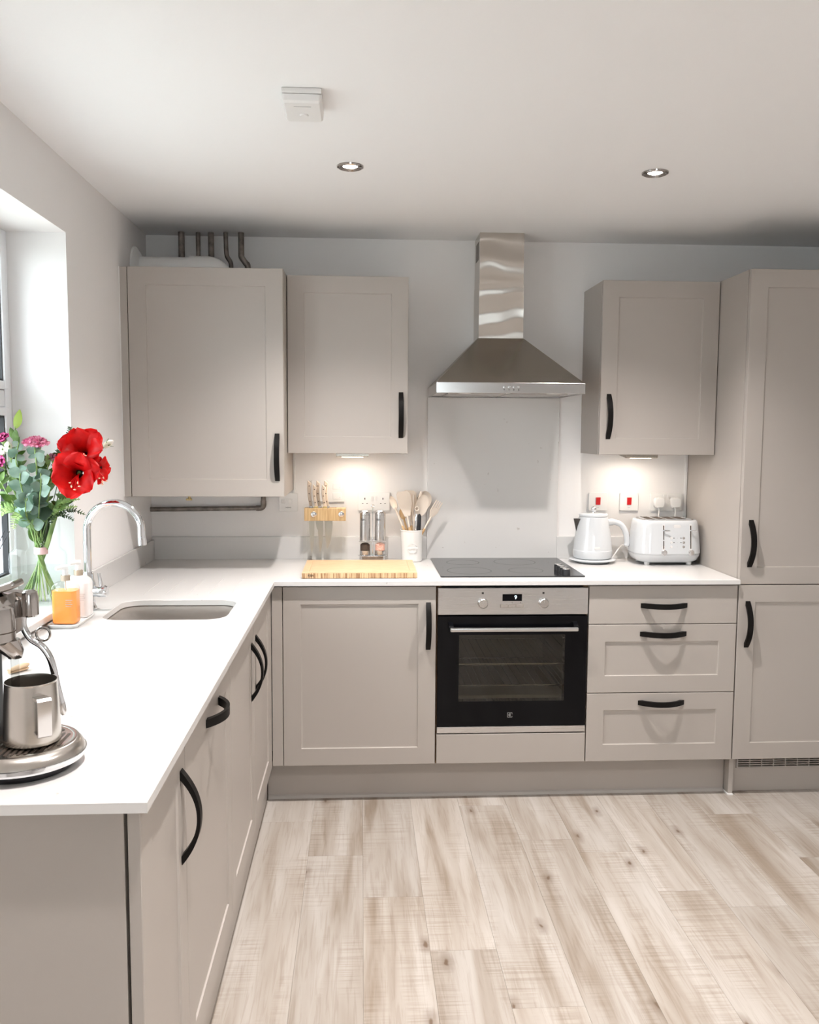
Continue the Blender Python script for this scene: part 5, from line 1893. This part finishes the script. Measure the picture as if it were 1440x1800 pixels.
def leafy(name, label, pts, me, n, sc, k, mat='stem', group=None, spread=1.1, stem_down=True, seed=0, facing=None):
    rnd = random.Random(seed)
    th = thing(name, label, 'foliage', tuple(pts[0]), group)
    P_ = smooth(pts, 8)
    if stem_down:
        full = P_[::-1] + stem_pts(pts[0], k)[1:]
    else:
        full = P_
    part('stem', tube(full, 0.0019, 7), mat, th)
    for i in range(n):
        s_ = (i + 0.7) / n
        j = min(int(s_ * (len(P_) - 1)), len(P_) - 2)
        c = P_[j]
        ax = (P_[j + 1] - P_[j]).normalized()
        a = (i % 2) * PI + (i // 2) * 1.35 + rnd.uniform(-0.3, 0.3)
        side = Vector((math.cos(a), math.sin(a) * 0.75, 0))
        d_ = (ax * (1.0 - spread * 0.45) + side * spread).normalized()
        nrm = facing if facing else Vector((0.15, -1, 0.35))
        nrm = Vector(nrm) + Vector((rnd.uniform(-.5, .5), rnd.uniform(-.4, .4), rnd.uniform(-.4, .4)))
        x_ = d_.cross(nrm)
        if x_.length < 0.05:
            x_ = Vector((1, 0, 0))
        x_.normalize()
        y_ = d_.cross(x_)
        R_ = Matrix((x_, y_, d_)).transposed().to_4x4()
        s2 = sc * rnd.uniform(0.8, 1.15) * (1.0 - 0.35 * s_)
        o = bpy.data.objects.new('leaf', me)
        link(o, th)
        o.matrix_local = Matrix.Translation(INV[th.name] @ c) @ R_ @ Matrix.Scale(s2, 4)
    if group == GG:            # more leaves on the stretch inside the vase neck
        Q_ = stem_pts(pts[0], k)
        for i in range(5):
            c = Q_[2 + 2 * i]
            d_ = ((Q_[1 + 2 * i] - c).normalized() + Vector((rnd.uniform(-.5, .5), rnd.uniform(-.5, .3), 0.1))).normalized()
            x_ = d_.cross(Vector((rnd.uniform(-.5, .5), -1, 0.2))).normalized()
            y_ = d_.cross(x_)
            o = bpy.data.objects.new('leaf', me)
            link(o, th)
            o.matrix_local = Matrix.Translation(INV[th.name] @ c) @ Matrix((x_, y_, d_)).transposed().to_4x4() @ Matrix.Scale(0.85, 4)
    return th


GG = 'green leafy stems in the bouquet'
EG = 'eucalyptus sprigs in the bouquet'
leafy('eucalyptus_sprig', 'tall grey-green eucalyptus sprig in front of the pink carnation', [(-0.690, -1.205, 1.25), (-0.684, -1.215, 1.31), (-0.685, -1.215, 1.375), (-0.690, -1.21, 1.41)], EUCLEAF, 13, 1.0, 9, group=EG, seed=1)
leafy('eucalyptus_sprig', 'broad-leaved eucalyptus sprig at the middle left of the bouquet', [(-0.700, -1.225, 1.21), (-0.712, -1.245, 1.26), (-0.720, -1.252, 1.31), (-0.720, -1.25, 1.335)], EUCLEAF, 12, 1.15, 10, group=EG, seed=2)
leafy('eucalyptus_sprig', 'eucalyptus sprig close beside the lower red bloom', [(-0.680, -1.22, 1.20), (-0.668, -1.245, 1.25), (-0.660, -1.25, 1.30), (-0.661, -1.245, 1.335)], EUCLEAF, 11, 1.1, 11, group=EG, seed=3)
leafy('eucalyptus_sprig', 'low eucalyptus sprig hanging over the vase rim', [(-0.695, -1.22, 1.17), (-0.702, -1.255, 1.20), (-0.704, -1.26, 1.235), (-0.700, -1.255, 1.26)], EUCLEAF, 9, 1.2, 12, group=EG, seed=4)
GG = 'green leafy stems in the bouquet'
leafy('leafy_stem', 'green leafy stem behind the cream buds on the left', [(-0.735, -1.18, 1.22), (-0.755, -1.18, 1.30), (-0.760, -1.175, 1.37), (-0.757, -1.17, 1.42)], GREENLEAF, 14, 0.9, 13, group=GG, spread=0.8, seed=5)
leafy('leafy_stem', 'green leafy stem spreading at the far left of the bouquet', [(-0.735, -1.20, 1.20), (-0.77, -1.21, 1.26), (-0.795, -1.21, 1.31), (-0.805, -1.20, 1.34)], GREENLEAF, 13, 1.0, 14, group=GG, spread=0.8, seed=6)
leafy('leafy_stem', 'green leafy stem in the heart of the bouquet', [(-0.69, -1.16, 1.20), (-0.69, -1.15, 1.27), (-0.68, -1.14, 1.33), (-0.675, -1.13, 1.38)], GREENLEAF, 16, 1.1, 15, group=GG, spread=0.9, seed=7)
leafy('leafy_stem', 'green leafy stem under the lower red bloom', [(-0.67, -1.18, 1.19), (-0.645, -1.19, 1.22), (-0.615, -1.20, 1.245), (-0.59, -1.20, 1.255)], GREENLEAF, 13, 0.9, 16, group=GG, spread=0.9, seed=8)
# lime bud leaf at the top left
lm = thing('lime_leaf_shoot', 'bright lime leaf shoot rising highest at the left', 'foliage', (-0.755, -1.19, 1.40))
part('stem', tube([(-0.757, -1.18, 1.37), (-0.757, -1.19, 1.44), (-0.752, -1.19, 1.475)] , 0.0018, 7), 'stem', lm)
for c, d_, L_, W_ in (((-0.752, -1.19, 1.470), (0.35, 0, 1), 0.060, 0.0135), ((-0.757, -1.19, 1.435), (-0.15, -0.2, 1), 0.040, 0.010), ((-0.756, -1.195, 1.430), (0.45, -0.3, 1), 0.042, 0.011)):
    b_ = solidify(round_leaf(L_, W_), 0.001)
    b_.transform(Matrix.Translation(c) @ frame(d_, (0, -1, 0.2)))
    part('leaf', b_, 'lime' if L_ > 0.05 else 'leaf', lm, angle=80)
leafy('eucalyptus_sprig', 'small eucalyptus sprig below the lime leaf shoot', [(-0.745, -1.19, 1.33), (-0.752, -1.195, 1.37), (-0.748, -1.195, 1.40), (-0.742, -1.195, 1.425)], EUCLEAF, 7, 0.85, 17, group=EG, seed=9)


def fern(label, pts, n, L_, mat, k, seed=0, stem_down=True, nrm=(0.1, -0.6, 0.8)):
    th = thing('fern_frond', label, 'foliage', tuple(pts[0]), 'fern fronds round the vase rim')
    P_ = smooth(pts, 10)
    full = P_[::-1] + (stem_pts(pts[0], k)[1:] if stem_down else [])
    part('stem', tube(full, 0.0014, 6), mat, th)
    bm = None
    N_ = Vector(nrm).normalized()
    for i in range(n):
        s_ = (i + 0.5) / n
        j = min(int(s_ * (len(P_) - 1)), len(P_) - 2)
        ax = (P_[j + 1] - P_[j]).normalized()
        sd = ax.cross(N_).normalized()
        for sg in (-1, 1):
            d_ = (sd * sg + ax * 0.55).normalized()
            l_ = L_ * (1 - 0.75 * s_) * (0.85 + 0.3 * random.random())
            b_ = round_leaf(l_, l_ * 0.16)
            b_.transform(Matrix.Translation(P_[j]) @ frame(d_, N_))
            bm = merge(bm, b_)
    part('leaflets', bm, mat, th, angle=80)


fern('light green fern frond curling over the left rim of the vase', [(-0.72, -1.21, 1.19), (-0.76, -1.235, 1.225), (-0.80, -1.24, 1.225), (-0.835, -1.235, 1.20)], 13, 0.034, 'fern', 20)
fern('light green fern frond at the front of the vase rim', [(-0.70, -1.235, 1.185), (-0.715, -1.265, 1.21), (-0.725, -1.285, 1.20), (-0.73, -1.29, 1.17)], 12, 0.032, 'fern', 21)
fern('light green fern frond reaching right over the vase rim', [(-0.675, -1.21, 1.185), (-0.635, -1.225, 1.215), (-0.60, -1.225, 1.228), (-0.565, -1.215, 1.232)], 14, 0.028, 'fern', 22)
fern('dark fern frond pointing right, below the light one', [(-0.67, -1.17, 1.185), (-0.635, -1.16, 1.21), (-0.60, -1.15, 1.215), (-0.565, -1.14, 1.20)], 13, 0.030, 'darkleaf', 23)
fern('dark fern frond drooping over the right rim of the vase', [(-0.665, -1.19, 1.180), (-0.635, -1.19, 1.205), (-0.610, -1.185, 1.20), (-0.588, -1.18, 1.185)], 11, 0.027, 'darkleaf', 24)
fern('light green fern frond at the front left of the vase rim', [(-0.71, -1.225, 1.19), (-0.74, -1.25, 1.22), (-0.765, -1.265, 1.22), (-0.79, -1.27, 1.195)], 12, 0.032, 'fern', 25)
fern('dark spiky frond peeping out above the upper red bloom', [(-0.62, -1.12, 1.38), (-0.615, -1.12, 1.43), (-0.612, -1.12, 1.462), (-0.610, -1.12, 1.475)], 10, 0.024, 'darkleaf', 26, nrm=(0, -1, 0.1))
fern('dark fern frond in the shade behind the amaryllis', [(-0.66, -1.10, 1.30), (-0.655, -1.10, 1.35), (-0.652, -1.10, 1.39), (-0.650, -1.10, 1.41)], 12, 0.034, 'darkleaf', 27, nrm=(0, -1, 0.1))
fern('mid green frond beneath the lower red bloom', [(-0.66, -1.20, 1.20), (-0.625, -1.22, 1.235), (-0.59, -1.225, 1.25), (-0.555, -1.22, 1.255)], 13, 0.030, 'leaf', 28)
solo('ribbon', lathe([(0.019, -0.011), (0.0205, -0.008), (0.0205, 0.008), (0.019, 0.011), (0.0175, 0.0)], tuple(TIE), 24, cap=False), 'pinkribbon', 'pale pink ribbon tied round the flower stems in the vase', 'ribbon', tuple(TIE))

# reed diffuser at the window, mostly out of frame
rd = thing('reed_diffuser', 'reed diffuser with thin dark sticks at the left edge of the sill', 'diffuser', (-0.80, -1.36, 0.9257))
part('bottle', lathe([(0, 0.9257), (0.028, 0.9257), (0.03, 0.93), (0.03, 0.985), (0.012, 0.998), (0.012, 1.008), (0, 1.008)], (-0.80, -1.36, 0), 24), 'vaseglass', rd)
part('cap', lathe([(0, 1.0085), (0.014, 1.0085), (0.014, 1.026), (0, 1.026)], (-0.80, -1.36, 0), 20), 'copper', rd)
for dx, dy, tz_ in ((0.062, 0.06, 1.165), (0.050, 0.055, 1.168), (-0.03, 0.03, 1.17)):
    part('reed', tube([(-0.80, -1.36, 1.02), (-0.80 + dx, -1.36 + dy, tz_)], 0.0013, 6), 'rubber', rd)

# ------------------------------------------------------------------ coffee machine (left edge of the frame)
cf = thing('coffee_machine', 'polished steel coffee machine at the near end of the worktop', 'coffee machine', (-0.36, -2.46, T))
DX, DY = -0.272, -2.463
part('foot_ring', lathe([(0, T + 0.0005), (0.080, T + 0.0005), (0.086, T + 0.006), (0.094, T + 0.017), (0, T + 0.017)], (DX, DY, 0), 56), 'rubber', cf)
part('chrome_band', lathe([(0, T + 0.0172), (0.101, T + 0.0172), (0.104, T + 0.0215), (0.1035, T + 0.027), (0.101, T + 0.028), (0, T + 0.028)], (DX, DY, 0), 64), 'chrome', cf)
part('drip_tray', lathe([(0, T + 0.0282), (0.1015, T + 0.0282), (0.0985, T + 0.036), (0.0905, T + 0.0455), (0.086, T + 0.047), (0.0815, T + 0.046), (0, T + 0.046)], (DX, DY, 0), 64), 'jugsteel', cf)
for k in range(12):
    xx = DX - 0.040 + k * 0.0100
    hl_ = math.sqrt(max(0.076 ** 2 - (xx - DX) ** 2, 0.0001))
    part('grille_slot', prism(rrect(xx - 0.0024, xx + 0.0024, DY - hl_, DY + (min(hl_, 0.034) if k > 7 else hl_), 0.0023, 4), T + 0.0461, T + 0.0467, 'Z'), 'dark', cf)
part('float_hole', lathe([(0, T + 0.0468), (0.0065, T + 0.0468), (0.0065, T + 0.0462), (0, T + 0.0462)], (DX + 0.049, DY + 0.048, 0), 16), 'dark', cf)
# body column behind the tray
part('body', loft([[(*q, T + 0.0005) for q in rrect(-0.575, -0.372, -2.535, -2.395, 0.03, 6)], [(*q, T + 0.27) for q in rrect(-0.575, -0.372, -2.535, -2.395, 0.03, 6)], [(*q, T + 0.282) for q in rrect(-0.565, -0.382, -2.525, -2.405, 0.03, 6)]]), 'darksteel', cf)
part('rear_column', loft([[(*q, T + 0.029) for q in rrect(-0.371, -0.316, -2.515, -2.415, 0.012, 5)], [(*q, T + 0.21) for q in rrect(-0.371, -0.316, -2.515, -2.415, 0.012, 5)]]), 'rubber', cf)
# head with brewing group
part('head', loft([[(*q, T + 0.232) for q in rrect(-0.371, -0.272, -2.52, -2.405, 0.035, 8)], [(*q, T + 0.285) for q in rrect(-0.371, -0.272, -2.52, -2.405, 0.035, 8)], [(*q, T + 0.298) for q in rrect(-0.371, -0.284, -2.51, -2.415, 0.03, 8)]]), 'darksteel', cf)
grp = part('brew_group', lathe([(0, T + 0.222), (0.030, T + 0.222), (0.0335, T + 0.226), (0.0335, T + 0.268), (0.031, T + 0.280), (0.022, T + 0.287), (0, T + 0.288)], (-0.300, -2.492, 0), 40), 'darksteel', cf)
part('group_seam', lathe([(0.0337, T + 0.240), (0.0340, T + 0.2405), (0.0340, T + 0.2415), (0.0337, T + 0.242)], (-0.300, -2.492, 0), 40, cap=False), 'dark', grp)
b_ = loft([[(-0.290 + 0.030 * math.cos(a) + 0.0, -2.490 + 0.024 * math.sin(a), T + 0.226) for a in [2 * PI * i / 24 for i in range(24)]],
           [(-0.276 + 0.021 * math.cos(a), -2.487 + 0.018 * math.sin(a), T + 0.208) for a in [2 * PI * i / 24 for i in range(24)]],
           [(-0.270 + 0.012 * math.cos(a), -2.484 + 0.012 * math.sin(a), T + 0.196) for a in [2 * PI * i / 24 for i in range(24)]],
           [(-0.270 + 0.011 * math.cos(a), -2.484 + 0.011 * math.sin(a), T + 0.194) for a in [2 * PI * i / 24 for i in range(24)]]])
part('spout', b_, 'darksteel', cf)
part('water_stream', tube([(-0.271, -2.484, T + 0.195), (-0.271, -2.484, T + 0.125)], [0.0068, 0.0066], 16), 'stream', cf, 'clear liquid stream falling into the jug')
# lever lid on top
b_ = box(-0.345, -0.262, -2.49, -2.445, T + 0.299, T + 0.311, 0.004)
b_.transform(Matrix.Translation((-0.30, 0, T + 0.30)) @ Matrix.Rotation(-0.35, 4, 'Y') @ Matrix.Translation((0.30, 0, -T - 0.30)))
part('lid_lever', b_, 'darksteel', cf)
# steam cap and arm
SXc, SYc = -0.262, -2.435
part('steam_arm', tube([(-0.32, SYc, T + 0.288), (-0.280, SYc, T + 0.288), (SXc, SYc, T + 0.283)], [0.013, 0.013, 0.011], 16), 'darksteel', cf)
part('steam_head', lathe([(0, T + 0.254), (0.0125, T + 0.254), (0.0145, T + 0.257), (0.0148, T + 0.287), (0.0125, T + 0.296), (0.007, T + 0.2995), (0, T + 0.300)], (SXc, SYc, 0), 28), 'darksteel', cf)
part('steam_shield', box(-0.298, -0.2775, SYc - 0.010, SYc + 0.010, T + 0.256, T + 0.282, 0.002), 'rubber', cf)


def at(u, v_, y):
    """world point on the plane y=const from the measured wand outline"""
    d_ = Rr * ((u - 720) / 1540.954) + Ru * (-(v_ - 900) / 1540.954) + Rf
    c = Vector((0.30351834, -3.94798156, 1.46401286))
    return c + d_ * ((y - c.y) / d_.y)


wand = smooth([Vector((SXc - 0.012, SYc, T + 0.256)), Vector((SXc - 0.012, SYc, T + 0.236)), Vector((SXc - 0.001, SYc, T + 0.215)), Vector((SXc + 0.019, SYc, T + 0.200)), Vector((SXc + 0.033, SYc, T + 0.175)), Vector((SXc + 0.0405, SYc, T + 0.135)), Vector((SXc + 0.048, SYc, T + 0.100))], 6)
part('steam_wand', tube(wand, 0.0062, 14), 'chrome', cf)
part('wand_tip', tube([Vector((SXc + 0.0478, SYc, T + 0.101)), Vector((SXc + 0.0505, SYc, T + 0.086)), Vector((SXc + 0.0515, SYc, T + 0.080))], [0.0066, 0.0066, 0.0035], 14), 'steel_smooth', cf)
part('wand_ring', tube(arc((SXc + 0.021, SYc, T + 0.2225), 0.0115, 0, 2 * PI, 24, (1, 0, 0), (0, 0, 1)), 0.0022, 8), 'darksteel', cf)
part('ring_foot', tube([(SXc + 0.0155, SYc, T + 0.2120), (SXc + 0.0135, SYc, T + 0.2075)], [0.0035, 0.0055], 10), 'darksteel', cf)

# milk jug
jx, jy, jz = -0.250, -2.474, T + 0.0472
jg = thing('milk_jug', 'brushed steel milk jug on the drip tray of the coffee machine', 'jug', (jx, jy, jz))
part('jug_body', lathe([(0, jz), (0.040, jz), (0.0455, jz + 0.004), (0.0462, jz + 0.012), (0.0435, jz + 0.070), (0.0415, jz + 0.103), (0.0420, jz + 0.106), (0.0408, jz + 0.106), (0.0402, jz + 0.100), (0.042, jz + 0.068), (0.0445, jz + 0.012), (0, jz + 0.006)], (jx, jy, 0), 48), 'jugsteel', jg)
# strap handle facing the camera
dirh = Vector((0.60, -0.80, 0)).normalized()
sd = Vector((-dirh.y, dirh.x, 0))
prof = [(0.043, 0.088), (0.066, 0.090), (0.070, 0.086), (0.068, 0.030), (0.064, 0.024), (0.045, 0.026)]
inn = [(0.043, 0.083), (0.063, 0.0845), (0.0655, 0.082), (0.0640, 0.033), (0.061, 0.0285), (0.045, 0.0305)]
t = bmesh.new()
A = [[t.verts.new(Vector((jx, jy, jz)) + dirh * a + sd * s_ * 0.011 + Vector((0, 0, b_))) for a, b_ in prof] for s_ in (-1, 1)]
B = [[t.verts.new(Vector((jx, jy, jz)) + dirh * a + sd * s_ * 0.011 + Vector((0, 0, b_))) for a, b_ in inn] for s_ in (-1, 1)]
for i in range(5):
    t.faces.new((A[0][i], A[0][i + 1], A[1][i + 1], A[1][i]))
    t.faces.new((B[0][i], B[0][i + 1], B[1][i + 1], B[1][i]))
    t.faces.new((A[0][i], A[0][i + 1], B[0][i + 1], B[0][i]))
    t.faces.new((A[1][i], A[1][i + 1], B[1][i + 1], B[1][i]))
for i in (0, 5):
    t.faces.new((A[0][i], A[1][i], B[1][i], B[0][i]))
bmesh.ops.recalc_face_normals(t, faces=t.faces)
part('jug_handle', t, 'steel_smooth', jg)

# small wooden peg lying behind the jug
br = thing('wooden_peg', 'small pale wooden peg lying on the worktop behind the milk jug', 'peg', (-0.505, -1.85, T))
part('peg_half', tube([(-0.4945, -1.838, T + 0.013), (-0.498, -1.846, T + 0.013), (-0.512, -1.872, T + 0.0105), (-0.520, -1.886, T + 0.009)], [0.006, 0.0115, 0.010, 0.007], 16, flat=0.5), 'brushwood', br)
part('peg_half', tube([(-0.4950, -1.840, T + 0.0045), (-0.499, -1.848, T + 0.0045), (-0.512, -1.872, T + 0.0045), (-0.520, -1.886, T + 0.004)], [0.006, 0.0105, 0.009, 0.006], 16, flat=0.38), 'brushwood', br)
